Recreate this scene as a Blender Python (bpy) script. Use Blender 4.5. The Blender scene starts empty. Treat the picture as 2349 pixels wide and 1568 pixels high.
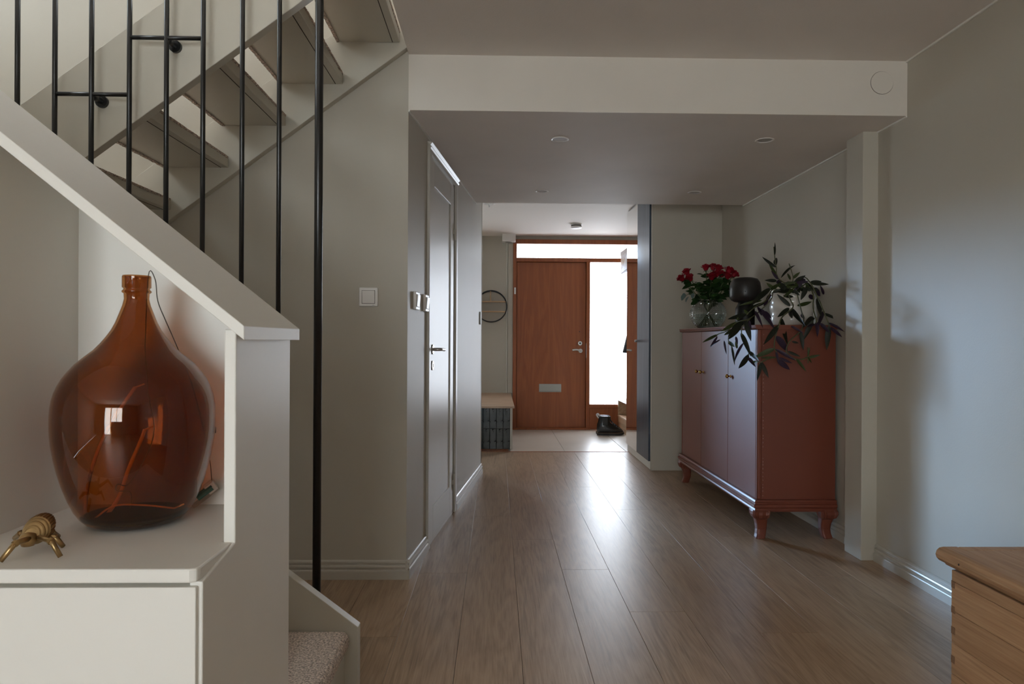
import bpy, math, random
from math import sin, cos, pi, atan, radians, sqrt
from mathutils import Vector, Matrix

random.seed(7)
SC = bpy.context.scene
COL = SC.collection

# ------------------------------------------------------------------ camera
FPX, IW, IH = 1640.0, 2349.0, 1568.0
YAW, ROLL, EYE = atan(36.5 / 1640.0), 0.005, 1.08
cam_data = bpy.data.cameras.new('camera')
cam_data.sensor_width = 36.0
cam_data.lens = FPX / IW * 36.0
cam_data.shift_y = -3.8 / IW
cam_data.clip_start = 0.02
cam = bpy.data.objects.new('camera', cam_data)
COL.objects.link(cam)
cam.matrix_world = (Matrix.Translation((0, 0, EYE)) @ Matrix.Rotation(-YAW, 4, 'Z')
                    @ Matrix.Rotation(pi / 2, 4, 'X') @ Matrix.Rotation(ROLL, 4, 'Z'))
SC.camera = cam

# ------------------------------------------------------------------ daylight and exposure
SC.view_settings.view_transform = 'Standard'
SC.view_settings.look = 'None'
SC.view_settings.gamma = 1.0
SC.view_settings.use_curve_mapping = False
SC.view_settings.exposure = 0.2
SC.cycles.use_denoising = True
SC.cycles.max_bounces = 10
SC.cycles.diffuse_bounces = 6
SC.cycles.glossy_bounces = 5
SC.cycles.transparent_max_bounces = 16
SC.cycles.sample_clamp_indirect = 4.0
SC.cycles.blur_glossy = 0.5

world = bpy.data.worlds.new('overcast_sky')
SC.world = world
world.use_nodes = True
bg = world.node_tree.nodes['Background']
bg.inputs['Color'].default_value = (0.90, 0.95, 1.0, 1)
bg.inputs['Strength'].default_value = 8.0


def window_light(name, loc, rot, sx, sy, watts, color):
    d = bpy.data.lights.new(name, 'AREA')
    d.shape = 'RECTANGLE'
    d.size, d.size_y = sx, sy
    d.energy = watts
    d.color = color
    o = bpy.data.objects.new(name, d)
    COL.objects.link(o)
    o.location = loc
    o.rotation_euler = rot
    return o


# daylight: the glazed strip beside the front door (in view), the living-room windows mirrored in the demijohn,
# and the open sky on the front of the house; the upstairs window is lit by the sky alone
window_light('daylight_sidelight', (1.45, 8.90, 1.17), (-pi / 2, 0, 0), 0.60, 1.70, 19, (0.86, 0.93, 1.0))
window_light('window_living_room_offscreen', (-0.88, -3.62, 1.08), (pi / 2, 0, 0), 2.0, 2.05, 60, (1.0, 0.98, 0.955))
sun_d = bpy.data.lights.new('open_sky_offscreen', 'SUN')
sun_d.energy = 7.2
sun_d.angle = radians(13)
sun_d.color = (0.42, 0.66, 1.0)
sun = bpy.data.objects.new('open_sky_offscreen', sun_d)
COL.objects.link(sun)
sun.rotation_euler = Vector((0.52, -1.0, -0.185)).to_track_quat('-Z', 'Y').to_euler()


# ------------------------------------------------------------------ helpers
def ray(px, py):
    a, b = px - IW / 2, py - IH / 2
    u = a * cos(ROLL) + b * sin(ROLL)
    v = -a * sin(ROLL) + b * cos(ROLL) + 3.8
    return Vector((u * cos(YAW) + FPX * sin(YAW), -u * sin(YAW) + FPX * cos(YAW), -v))


def at(px, py, y):
    """the point at depth y that stands at this place of the photograph"""
    r = ray(px, py)
    return Vector((0, 0, EYE)) + r * (y / r.y)


def wloc(o):
    v = Vector((0, 0, 0))
    while o:
        v += o.location
        o = o.parent
    return v


def empty(name, loc, rz=0.0):
    o = bpy.data.objects.new(name, None)
    o.empty_display_size = 0.05
    COL.objects.link(o)
    o.location = loc
    o.rotation_euler = (0, 0, rz)
    return o


def tag(o, label=None, cat=None, group=None, kind=None):
    if label: o['label'] = label
    if cat: o['category'] = cat
    if group: o['group'] = group
    if kind: o['kind'] = kind
    return o


class MB:
    def __init__(self):
        self.v, self.f = [], []

    def add(self, vs, fs):
        n = len(self.v)
        self.v += [tuple(p) for p in vs]
        self.f += [tuple(i + n for i in f) for f in fs]
        return self

    def box(self, x0, x1, y0, y1, z0, z1):
        return self.add([(x0, y0, z0), (x1, y0, z0), (x1, y1, z0), (x0, y1, z0),
                         (x0, y0, z1), (x1, y0, z1), (x1, y1, z1), (x0, y1, z1)],
                        [(0, 3, 2, 1), (4, 5, 6, 7), (0, 1, 5, 4), (1, 2, 6, 5), (2, 3, 7, 6), (3, 0, 4, 7)])

    def prism(self, poly, axis, a, b):
        """poly of (p, q) swept along axis: 'x' -> (y, z), 'y' -> (x, z), 'z' -> (x, y)"""
        def mk(p, t):
            return {'x': (t, p[0], p[1]), 'y': (p[0], t, p[1]), 'z': (p[0], p[1], t)}[axis]
        n = len(poly)
        vs = [mk(p, a) for p in poly] + [mk(p, b) for p in poly]
        fs = [tuple(range(n)), tuple(range(2 * n - 1, n - 1, -1))]
        fs += [(i, i + n, (i + 1) % n + n, (i + 1) % n) for i in range(n)]
        return self.add(vs, fs)

    def loft(self, rings, cap=True, closed=True):
        n = len(rings[0])
        vs = [p for r in rings for p in r]
        fs = []
        m = n if closed else n - 1
        for k in range(len(rings) - 1):
            for i in range(m):
                j = (i + 1) % n
                fs.append((k * n + i, k * n + j, (k + 1) * n + j, (k + 1) * n + i))
        if cap and closed:
            fs.append(tuple(range(n - 1, -1, -1)))
            fs.append(tuple(range((len(rings) - 1) * n, len(rings) * n)))
        return self.add(vs, fs)

    def lathe(self, prof, c=(0, 0, 0), n=48, cap=True):
        rings = [[(c[0] + r * cos(2 * pi * i / n), c[1] + r * sin(2 * pi * i / n), c[2] + z) for i in range(n)] for r, z in prof]
        return self.loft(rings, cap)

    def tube(self, pts, r, n=8, cap=True):
        pts = [Vector(p) for p in pts]
        rings = []
        prev = None
        for i, p in enumerate(pts):
            t = (pts[min(i + 1, len(pts) - 1)] - pts[max(i - 1, 0)]).normalized()
            if prev is None:
                a = Vector((0, 0, 1)) if abs(t.z) < 0.9 else Vector((1, 0, 0))
                u = t.cross(a).normalized()
            else:
                u = (prev - t * prev.dot(t)).normalized()
            prev = u
            w = t.cross(u)
            rr = r[i] if isinstance(r, (list, tuple)) else r
            rings.append([p + (u * cos(2 * pi * k / n) + w * sin(2 * pi * k / n)) * rr for k in range(n)])
        return self.loft(rings, cap)

    def disc(self, c, normal, r, h, n=24):
        c, w = Vector(c), Vector(normal).normalized()
        return self.tube([c, c + w * h], r, n)

    def mesh(self, name, off=Vector((0, 0, 0))):
        me = bpy.data.meshes.new(name)
        me.from_pydata([(p[0] - off[0], p[1] - off[1], p[2] - off[2]) for p in self.v], [], self.f)
        me.update()
        return me

    def build(self, name, mat, parent=None, local=False, smooth=False, bevel=0.0, seg=2, base=None, fix=True):
        if local:
            off, loc = Vector((0, 0, 0)), Vector((0, 0, 0))
        elif parent is not None:
            off, loc = wloc(parent), Vector((0, 0, 0))
        else:
            xs, ys, zs = zip(*self.v)
            off = Vector(base) if base else Vector(((min(xs) + max(xs)) / 2, (min(ys) + max(ys)) / 2, min(zs)))
            loc = off
        me = self.mesh(name, off)
        if fix:
            import bmesh
            bm = bmesh.new()
            bm.from_mesh(me)
            bmesh.ops.recalc_face_normals(bm, faces=bm.faces)
            bm.to_mesh(me)
            bm.free()
        o = bpy.data.objects.new(name, me)
        o.location = loc
        COL.objects.link(o)
        if parent is not None:
            o.parent = parent
        if mat is not None:
            me.materials.append(mat)
        if smooth:
            me.polygons.foreach_set('use_smooth', [True] * len(me.polygons))
        if bevel:
            m = o.modifiers.new('edge', 'BEVEL')
            m.width, m.segments, m.limit_method, m.angle_limit = bevel, seg, 'ANGLE', radians(40)
            m.harden_normals = False
        return o


def bx(name, mat, b, parent=None, bevel=0.002, **k):
    return MB().box(*b).build(name, mat, parent, bevel=bevel, **k)


def st(name, mat, b, bevel=0.0):
    return tag(MB().box(*b).build(name, mat, None, bevel=bevel), kind='structure')


def cat_rom(pts, n=6):
    pts = [Vector(p) for p in pts]
    q = [2 * pts[0] - pts[1]] + pts + [2 * pts[-1] - pts[-2]]
    out = []
    for i in range(1, len(q) - 2):
        for k in range(n):
            t = k / n
            out.append(0.5 * ((2 * q[i]) + (q[i + 1] - q[i - 1]) * t + (2 * q[i - 1] - 5 * q[i] + 4 * q[i + 1] - q[i + 2]) * t * t
                              + (3 * q[i] - q[i - 1] - 3 * q[i + 1] + q[i + 2]) * t ** 3))
    out.append(pts[-1])
    return out


# ------------------------------------------------------------------ materials
MATS = {}


def nodes_of(name):
    m = bpy.data.materials.new(name)
    m.use_nodes = True
    nt = m.node_tree
    MATS[name] = m
    return m, nt, nt.nodes['Principled BSDF']


def N(nt, t, **k):
    n = nt.nodes.new(t)
    for a, b in k.items():
        setattr(n, a, b)
    return n


def coords(nt, scale=(1, 1, 1), kind='Object', rand=0.0):
    tc = N(nt, 'ShaderNodeTexCoord')
    mp = N(nt, 'ShaderNodeMapping')
    mp.inputs['Scale'].default_value = scale
    nt.links.new(tc.outputs[kind], mp.inputs['Vector'])
    if rand:
        oi = N(nt, 'ShaderNodeObjectInfo')
        mu = N(nt, 'ShaderNodeVectorMath', operation='SCALE')
        mu.inputs[0].default_value = (rand, rand * 0.7, rand * 0.4)
        nt.links.new(oi.outputs['Random'], mu.inputs['Scale'])
        nt.links.new(mu.outputs[0], mp.inputs['Location'])
    return mp.outputs['Vector']


def ramp(nt, fac, stops):
    r = N(nt, 'ShaderNodeValToRGB')
    els = r.color_ramp.elements
    while len(els) < len(stops):
        els.new(0.5)
    for e, (p, c) in zip(els, stops):
        e.position = p
        e.color = (*c, 1) if len(c) == 3 else c
    nt.links.new(fac, r.inputs['Fac'])
    return r.outputs['Color']


def plain(name, col, rough=0.5, metal=0.0, spec=0.5, var=0.0, vscale=4.0, bump=0.0, bscale=120.0, coat=0.0):
    m, nt, p = nodes_of(name)
    p.inputs['Base Color'].default_value = (*col, 1)
    p.inputs['Roughness'].default_value = rough
    p.inputs['Metallic'].default_value = metal
    p.inputs['Specular IOR Level'].default_value = spec
    p.inputs['Coat Weight'].default_value = coat
    if var:
        no = N(nt, 'ShaderNodeTexNoise')
        no.inputs['Scale'].default_value = vscale
        no.inputs['Detail'].default_value = 3
        nt.links.new(coords(nt), no.inputs['Vector'])
        lo = tuple(c * (1 - var) for c in col)
        hi = tuple(min(1, c * (1 + var)) for c in col)
        nt.links.new(ramp(nt, no.outputs['Fac'], [(0.3, lo), (0.7, hi)]), p.inputs['Base Color'])
    if bump:
        nb = N(nt, 'ShaderNodeTexNoise')
        nb.inputs['Scale'].default_value = bscale
        nb.inputs['Detail'].default_value = 2
        nt.links.new(coords(nt), nb.inputs['Vector'])
        b = N(nt, 'ShaderNodeBump')
        b.inputs['Strength'].default_value = bump
        b.inputs['Distance'].default_value = 0.002
        nt.links.new(nb.outputs['Fac'], b.inputs['Height'])
        nt.links.new(b.outputs['Normal'], p.inputs['Normal'])
    return m


def wood(name, c0, c1, c2, rough=0.45, axis='y', grain=9.0, fine=150.0, rand=9.0, bump=0.06, hue=0.0, knots=False, spec=0.5, soft=0.75, fleck=0.0):
    """straight-grained board: long stretched noise, cathedral waves and fine pores"""
    m, nt, p = nodes_of(name)
    long_ = {'x': (0.09, 1, 1), 'y': (1, 0.09, 1), 'z': (1, 1, 0.09)}[axis]
    v = coords(nt, tuple(grain * s for s in long_), 'Object', rand)
    n1 = N(nt, 'ShaderNodeTexNoise')
    n1.inputs['Scale'].default_value = 1.0
    n1.inputs['Detail'].default_value = 5
    n1.inputs['Distortion'].default_value = 0.7
    nt.links.new(v, n1.inputs['Vector'])
    mu = N(nt, 'ShaderNodeMath', operation='MULTIPLY')
    mu.inputs[1].default_value = 7.0
    nt.links.new(n1.outputs['Fac'], mu.inputs[0])
    fr = N(nt, 'ShaderNodeMath', operation='PINGPONG')
    fr.inputs[1].default_value = 0.5
    nt.links.new(mu.outputs[0], fr.inputs[0])
    v2 = coords(nt, tuple(fine * s * (0.35 if s < 1 else 1) for s in long_), 'Object', rand)
    n2 = N(nt, 'ShaderNodeTexNoise')
    n2.inputs['Scale'].default_value = 1.0
    n2.inputs['Detail'].default_value = 3
    nt.links.new(v2, n2.inputs['Vector'])
    a = N(nt, 'ShaderNodeMath', operation='MULTIPLY_ADD')
    a.inputs[1].default_value = soft
    nt.links.new(fr.outputs[0], a.inputs[0])
    mm = N(nt, 'ShaderNodeMath', operation='MULTIPLY')
    mm.inputs[1].default_value = 0.62 + (0.75 - soft) * 0.75
    nt.links.new(n2.outputs['Fac'], mm.inputs[0])
    nt.links.new(mm.outputs[0], a.inputs[2])
    c = ramp(nt, a.outputs[0], [(0.22, c0), (0.48, c1), (0.75, c2)])
    if fleck:
        v3 = coords(nt, tuple(95 * s * (0.5 if s < 1 else 1) for s in long_), 'Object', rand)
        n3 = N(nt, 'ShaderNodeTexNoise')
        n3.inputs['Scale'].default_value = 1.0
        n3.inputs['Detail'].default_value = 1
        n3.inputs['Distortion'].default_value = 0.4
        nt.links.new(v3, n3.inputs['Vector'])
        fm = N(nt, 'ShaderNodeMath', operation='MULTIPLY')
        nt.links.new(n3.outputs['Fac'], fm.inputs[0])
        nt.links.new(n1.outputs['Fac'], fm.inputs[1])
        k3 = ramp(nt, fm.outputs[0], [(0.30, (1, 1, 1)), (0.40, (1 - fleck, 1 - fleck, 1 - fleck))])
        m3 = N(nt, 'ShaderNodeMixRGB', blend_type='MULTIPLY')
        m3.inputs['Fac'].default_value = 1.0
        nt.links.new(c, m3.inputs['Color1'])
        nt.links.new(k3, m3.inputs['Color2'])
        c = m3.outputs['Color']
    if hue:
        oi = N(nt, 'ShaderNodeObjectInfo')
        mr = N(nt, 'ShaderNodeMapRange')
        mr.inputs['To Min'].default_value = 1 - hue
        mr.inputs['To Max'].default_value = 1 + hue
        nt.links.new(oi.outputs['Random'], mr.inputs['Value'])
        hs = N(nt, 'ShaderNodeHueSaturation')
        nt.links.new(mr.outputs[0], hs.inputs['Value'])
        nt.links.new(c, hs.inputs['Color'])
        c = hs.outputs['Color']
    if knots:
        vo = N(nt, 'ShaderNodeTexVoronoi')
        vo.inputs['Scale'].default_value = 1.0
        nt.links.new(coords(nt, tuple(s * 5.5 for s in {'x': (0.45, 1, 1), 'y': (1, 0.45, 1), 'z': (1, 1, 0.45)}[axis]), 'Object', rand), vo.inputs['Vector'])
        k = ramp(nt, vo.outputs['Distance'], [(0.03, (0.35, 0.3, 0.28)), (0.09, (1, 1, 1))])
        mx = N(nt, 'ShaderNodeMixRGB', blend_type='MULTIPLY')
        mx.inputs['Fac'].default_value = 0.7
        nt.links.new(c, mx.inputs['Color1'])
        nt.links.new(k, mx.inputs['Color2'])
        c = mx.outputs['Color']
    nt.links.new(c, p.inputs['Base Color'])
    p.inputs['Roughness'].default_value = rough
    p.inputs['Specular IOR Level'].default_value = spec
    b = N(nt, 'ShaderNodeBump')
    b.inputs['Strength'].default_value = bump
    b.inputs['Distance'].default_value = 0.002
    nt.links.new(n2.outputs['Fac'], b.inputs['Height'])
    nt.links.new(b.outputs['Normal'], p.inputs['Normal'])
    return m


def thin_glass(name, tint, rough=0.03, refl=0.0, edge=None, pattern=0.0, bump=0.0, bscale=60.0):
    """glass wall: tinted see-through plus a surface reflection; the tint deepens where the wall is crossed at a slant"""
    m, nt, p = nodes_of(name)
    nt.nodes.remove(p)
    out = nt.nodes['Material Output']
    tr = N(nt, 'ShaderNodeBsdfTransparent')
    tr.inputs['Color'].default_value = (*tint, 1)
    gl = N(nt, 'ShaderNodeBsdfAnisotropic')
    gl.inputs['Roughness'].default_value = rough
    gl.inputs['Color'].default_value = (1, 1, 1, 1)
    fr = N(nt, 'ShaderNodeFresnel')
    ge = N(nt, 'ShaderNodeNewGeometry')
    io = N(nt, 'ShaderNodeMapRange')
    io.inputs['To Min'].default_value = 1.5
    io.inputs['To Max'].default_value = 1 / 1.5
    nt.links.new(ge.outputs['Backfacing'], io.inputs['Value'])
    nt.links.new(io.outputs[0], fr.inputs['IOR'])
    if edge:
        lw = N(nt, 'ShaderNodeLayerWeight')
        lw.inputs['Blend'].default_value = 0.35
        c = ramp(nt, lw.outputs['Facing'], [(0.35, tint), (0.97, edge)])
        nt.links.new(c, tr.inputs['Color'])
    if pattern:
        vo = N(nt, 'ShaderNodeTexVoronoi')
        vo.inputs['Scale'].default_value = 55
        nt.links.new(coords(nt), vo.inputs['Vector'])
        c = ramp(nt, vo.outputs['Distance'], [(0.15, tuple(t * (1 - pattern) for t in tint)), (0.55, tint)])
        nt.links.new(c, tr.inputs['Color'])
    if bump:
        vb = N(nt, 'ShaderNodeTexVoronoi')
        vb.inputs['Scale'].default_value = bscale
        nt.links.new(coords(nt), vb.inputs['Vector'])
        b = N(nt, 'ShaderNodeBump')
        b.inputs['Strength'].default_value = bump
        b.inputs['Distance'].default_value = 0.004
        nt.links.new(vb.outputs['Distance'], b.inputs['Height'])
        nt.links.new(b.outputs['Normal'], gl.inputs['Normal'])
    mx = N(nt, 'ShaderNodeMixShader')
    ad = N(nt, 'ShaderNodeMath', operation='ADD')
    ad.use_clamp = True
    ad.inputs[1].default_value = refl
    nt.links.new(fr.outputs[0], ad.inputs[0])
    nt.links.new(ad.outputs[0], mx.inputs['Fac'])
    nt.links.new(tr.outputs[0], mx.inputs[1])
    nt.links.new(gl.outputs[0], mx.inputs[2])
    nt.links.new(mx.outputs[0], out.inputs['Surface'])
    return m


WALL = plain('greige_wall_paint', (0.51, 0.475, 0.405), 0.46, spec=0.4, var=0.03, vscale=1.3, bump=0.10, bscale=160)
WALL_LIGHT = WALL
CEIL = plain('textured_ceiling_paint', (0.80, 0.745, 0.70), 0.75, spec=0.35, var=0.03, vscale=2.0, bump=0.30, bscale=130)
CEIL_WHITE = plain('entry_ceiling_paint', (0.80, 0.745, 0.70), 0.8, spec=0.35, bump=0.08, bscale=120)
SOFFIT = plain('smooth_ceiling_paint', (0.80, 0.745, 0.70), 0.70, spec=0.35, var=0.05, vscale=1.6, bump=0.05, bscale=90)
TRIM = plain('greige_gloss_trim', (0.58, 0.56, 0.51), 0.34, spec=0.5, bump=0.03, bscale=80)
WHITE = plain('white_satin_paint', (0.80, 0.785, 0.735), 0.42, spec=0.5, var=0.02, bump=0.04, bscale=120)
STAIRPAINT = plain('cream_stair_paint', (0.55, 0.52, 0.445), 0.4, spec=0.4, var=0.03, bump=0.04, bscale=90)
PLASTIC = plain('white_switch_plastic', (0.84, 0.82, 0.80), 0.3, spec=0.5)
OAK = wood('oak_floor', (0.275, 0.178, 0.108), (0.372, 0.252, 0.160), (0.445, 0.312, 0.205), 0.37, 'y', 9.0, 210, 13, 0.08, hue=0.10, soft=0.5, fleck=0.2)
GAP = plain('dark_joint', (0.05, 0.035, 0.025), 0.8)
TEAK = wood('teak_door', (0.260, 0.064, 0.012), (0.305, 0.078, 0.015), (0.355, 0.098, 0.021), 0.45, 'z', 5.0, 140, 5, 0.02)
TEAK_FRAME = wood('teak_frame', (0.25, 0.062, 0.013), (0.295, 0.076, 0.016), (0.34, 0.096, 0.023), 0.45, 'z', 6.0, 120, 5, 0.03)
PINE = wood('old_pine', (0.36, 0.195, 0.098), (0.46, 0.268, 0.145), (0.54, 0.335, 0.19), 0.55, 'y', 7.0, 170, 7, 0.08, hue=0.07, knots=True, soft=0.4, fleck=0.2)
PINE_END = plain('pine_end_grain', (0.23, 0.125, 0.065), 0.7, var=0.25, vscale=200)
BEECH = wood('pale_beech', (0.42, 0.26, 0.14), (0.52, 0.34, 0.19), (0.60, 0.41, 0.25), 0.45, 'x', 8, 120, 5, 0.02)
PLY = wood('birch_ply', (0.40, 0.25, 0.13), (0.50, 0.33, 0.19), (0.58, 0.40, 0.25), 0.5, 'y', 8, 120, 5, 0.02)
BENCHTOP = wood('oak_bench_top', (0.36, 0.23, 0.145), (0.46, 0.31, 0.205), (0.54, 0.38, 0.26), 0.42, 'x', 9, 120, 3, 0.03)
TILE = plain('beige_stone_tile', (0.55, 0.49, 0.42), 0.33, spec=0.5, var=0.05, vscale=3, bump=0.03, bscale=40)
GROUT = plain('grey_grout', (0.25, 0.22, 0.19), 0.8)
BLACK = plain('black_lacquered_steel', (0.006, 0.006, 0.006), 0.28, spec=0.6)
BLACKMATT = plain('black_matt', (0.012, 0.012, 0.012), 0.5)
STEEL = plain('brushed_steel', (0.55, 0.54, 0.52), 0.3, metal=1.0)
ALU = plain('dull_aluminium', (0.36, 0.35, 0.32), 0.45, metal=0.6)
BRASS = plain('aged_brass', (0.40, 0.27, 0.125), 0.38, metal=1.0, var=0.25, vscale=60)
BRASSKNOB = plain('polished_brass', (0.62, 0.40, 0.13), 0.22, metal=1.0)
TERRA = plain('terracotta_paint', (0.180, 0.046, 0.025), 0.41, spec=0.5, var=0.05, vscale=3, bump=0.05, bscale=70)
TERRA_FRONT = TERRA
GREENTILE = plain('dark_green_glazed_tile', (0.020, 0.026, 0.023), 0.18, spec=0.6, var=0.5, vscale=22, bump=0.5, bscale=22)
NAVYDOOR = wood('blue_black_stained_door', (0.026, 0.040, 0.062), (0.038, 0.056, 0.086), (0.056, 0.080, 0.118), 0.38, 'z', 7, 90, 3, 0.12)
MIRROR = plain('mirror_silver', (0.90, 0.90, 0.88), 0.02, metal=1.0)
CARPET = plain('taupe_carpet', (0.55, 0.46, 0.395), 0.95, spec=0.1, var=0.6, vscale=170, bump=1.0, bscale=300)
LEATHER = plain('black_polished_leather', (0.010, 0.010, 0.010), 0.22, spec=0.6, bump=0.12, bscale=60)
RUBBER = plain('black_rubber', (0.03, 0.027, 0.025), 0.6)
WELT = plain('tan_welt', (0.12, 0.07, 0.035), 0.6)
WEBBING = plain('white_webbing', (0.7, 0.7, 0.7), 0.7)
LAMPSHADE = plain('charcoal_ceramic_shade', (0.028, 0.025, 0.023), 0.36, spec=0.5)
LAMPBASE = plain('black_ceramic_base', (0.008, 0.008, 0.008), 0.45, spec=0.4)
POT = plain('ivory_glazed_pot', (0.74, 0.69, 0.62), 0.18, spec=0.6)
SOIL = plain('dark_soil', (0.02, 0.014, 0.01), 0.9, bump=1.0, bscale=60)
LEAF_DARK = plain('dark_green_leaf', (0.013, 0.016, 0.008), 0.52, spec=0.3, var=0.35, vscale=25)
LEAF_GREEN = plain('olive_green_leaf', (0.036, 0.050, 0.012), 0.52, spec=0.3, var=0.35, vscale=25)
LEAF_PURPLE = plain('purple_leaf', (0.028, 0.014, 0.030), 0.52, spec=0.3, var=0.35, vscale=25)
STEM_PLANT = plain('olive_plant_stem', (0.085, 0.085, 0.030), 0.5, var=0.3, vscale=40)
ROSE = plain('crimson_petal', (0.27, 0.005, 0.016), 0.55, spec=0.3, var=0.35, vscale=40)
ROSELEAF = plain('rose_leaf_green', (0.020, 0.055, 0.012), 0.45, spec=0.4, var=0.4, vscale=30)
ROSESTEM = plain('rose_stem_green', (0.055, 0.085, 0.022), 0.5)
EUCALYPT = plain('blue_grey_leaf', (0.10, 0.15, 0.14), 0.5)
BATTERY = plain('teal_battery_wrap', (0.02, 0.16, 0.13), 0.35)
WIRE = plain('grey_wire', (0.16, 0.15, 0.13), 0.5)
COATCLOTH = plain('charcoal_cloth', (0.03, 0.032, 0.036), 0.9, bump=0.3, bscale=300)
WOVEN = plain('woven_grass_box', (0.24, 0.16, 0.10), 0.8, var=0.5, vscale=70, bump=0.6, bscale=110)
CLEARPLASTIC = thin_glass('clear_plastic', (0.86, 0.84, 0.80), 0.15)
AMBER = thin_glass('amber_glass', (0.69, 0.455, 0.25), 0.02, edge=(0.50, 0.30, 0.18))
VASEGLASS = thin_glass('blue_grey_hobnail_glass', (0.84, 0.89, 0.90), 0.12, refl=0.10, edge=(0.30, 0.42, 0.46))
PANE = thin_glass('textured_window_glass', (0.97, 0.98, 1.0), 0.1, pattern=0.22, bump=0.8, bscale=55)
CLEARPANE = thin_glass('clear_window_glass', (0.95, 0.97, 0.97), 0.01)
CANOPY = plain('pale_porch_canopy', (0.45, 0.46, 0.45), 0.7)
CONCRETE = plain('porch_paving', (0.5, 0.5, 0.48), 0.8)

# ------------------------------------------------------------------ room shell
XR = 1.885          # face of the long wall beside the cabinet
HC, HS, HE = 2.372, 2.12, 2.35
YB = 3.247          # stair wall and face of the dropped ceiling
W0, W1 = Vector((-0.402, 3.247)), Vector((-0.120, 5.800))
ANG = math.atan2(W1.x - W0.x, W1.y - W0.y)
WLEN = (W1 - W0).length

# oak floor, every board its own piece
floor = st('floor', GAP, (-3.0, XR + 0.1, -4.0, 6.94, -0.06, -0.012))
PW, PL, PG = 0.2225, 2.43, 0.0011
starts = {-1: 2.61, 0: 3.32, 1: 4.39, 2: 3.877, 3: 3.367, 4: 2.84, 5: 4.56, 6: 2.63, 7: 3.93, 8: 3.26, 9: 4.7, -2: 3.9, -3: 2.1}
plank_meshes = {}
for k in range(-11, 10):
    xa = -0.3525 + PW * k
    xb = xa + PW
    if xa > XR:
        continue
    xb = min(xb, XR + 0.02)
    y0 = starts.get(k, 2.0 + (k * 1.37) % 2.43)
    y = y0 - PL * math.ceil((y0 + 4.0) / PL)
    while y < 6.93:
        ya, yb = max(y, -4.0), min(y + PL, 6.93)
        y += PL
        # under stairs and left of the skewed wall nothing of the floor is seen
        if xb < -0.95 and ya > 1.3:
            continue
        if yb > 3.4 and xb < -0.45:
            yb = 3.4
        if yb - ya < 0.06:
            continue
        w, l = (xb - xa - PG), (yb - ya - PG)
        key = (round(w, 3), round(l, 3))
        if key not in plank_meshes:
            plank_meshes[key] = None
            o = MB().box(-w / 2, w / 2, -l / 2, l / 2, -0.012, 0).build('plank', OAK, floor, local=True, bevel=0.0005, seg=1)
            plank_meshes[key] = o
        else:
            s = plank_meshes[key]
            o = s.copy()
            COL.objects.link(o)
        o.parent = floor
        o.location = Vector(((xa + xb) / 2, (ya + yb) / 2, 0)) - floor.location

floor_e = st('floor_entry', GROUT, (-2.7, XR + 0.1, 6.94, 8.80, -0.06, -0.006))
for i in range(-5, 4):
    for j in range(1):
        xa, ya = 0.0755 + 0.60 * i + 0.60, 6.945 + 1.80 * j
        xb, yb = min(xa + 0.597, XR + 0.05), min(ya + 1.80, 8.75)
        if yb - ya < 0.05 or xb < -2.6 or xa > XR:
            continue
        MB().box(max(xa, -2.6), xb, ya, yb, -0.006, 0.001).build('tile', TILE, floor_e, bevel=0.0015, seg=1)
MB().box(-0.6, 1.30, 6.925, 6.947, -0.004, 0.003).build('threshold_strip', TEAK_FRAME, floor_e, bevel=0.001)

# long wall with the cabinet, and the shallow pier
tag(MB().box(XR, XR + 0.12, -4.0, 8.85, 0, HC + 0.02).build('wall_right', WALL), kind='structure')
st('wall_pier', WALL, (1.809, XR + 0.02, 3.495, 3.664, 0, HS + 0.01), bevel=0.003)
# stair wall, running up to the floor above
st('wall_stair', WALL, (-3.0, W0.x, YB, YB + 0.10, 0, 5.0))
# skewed hall wall with door opening
wl = tag(empty('wall_hall', (W0.x, W0.y, 0), -ANG), kind='structure')
m = MB()
m.box(-0.10, 0, 0, 0.455, 0, HC).box(-0.10, 0, 1.235, WLEN, 0, HC).box(-0.10, 0, 0.455, 1.235, 2.055, HC)
m.build('plaster', WALL, wl, local=True, bevel=0.003)
# walls of the entry
st('wall_entry_near', WALL_LIGHT, (-2.7, -0.20, 5.72, 5.79, 0, HC))
st('wall_entry_side', WALL_LIGHT, (-2.80, -2.70, 5.7, 8.85, 0, HC))
tag(MB().box(-2.7, -2.25, 8.72, 8.84, 0, HE + .02).box(-2.25, -1.05, 8.72, 8.84, 0, .75).box(-2.25, -1.05, 8.72, 8.84, 2.10, HE + .02).box(-1.05, 0.203, 8.72, 8.84, 0, HE + .02).box(1.80, XR, 8.72, 8.84, 0, HE + .02).box(0.203, 1.80, 8.72, 8.84, 2.304, HE + .02)
    .build('wall_front', WALL_LIGHT), kind='structure')
st('wall_return', WALL, (1.296, XR, 5.935, 5.965, 0, HC), bevel=0.002)
# ceilings
tag(MB().box(W0.x, XR + .1, 1.42, YB + .01, HC, HC + 0.25).box(-3.0, XR + .1, -4.0, 1.42, HC, HC + 0.25).build('ceiling', CEIL), kind='structure')
tag(MB().box(W0.x - 0.02, XR + .02, YB + 0.006, 5.42, HS, HC + 0.25).build('ceiling_hall', SOFFIT, bevel=0.002), kind='structure')
FASCIA = plain('pale_fascia_paint', (0.74, 0.69, 0.62), 0.5, var=0.02, bump=0.06, bscale=140)
fas = st('trim_1', FASCIA, (W0.x, XR, YB, YB + 0.006, HS, HC))
st('ceiling_entry', CEIL_WHITE, (-2.8, XR + .02, 5.42, 8.85, HE, HE + 0.2))
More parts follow.
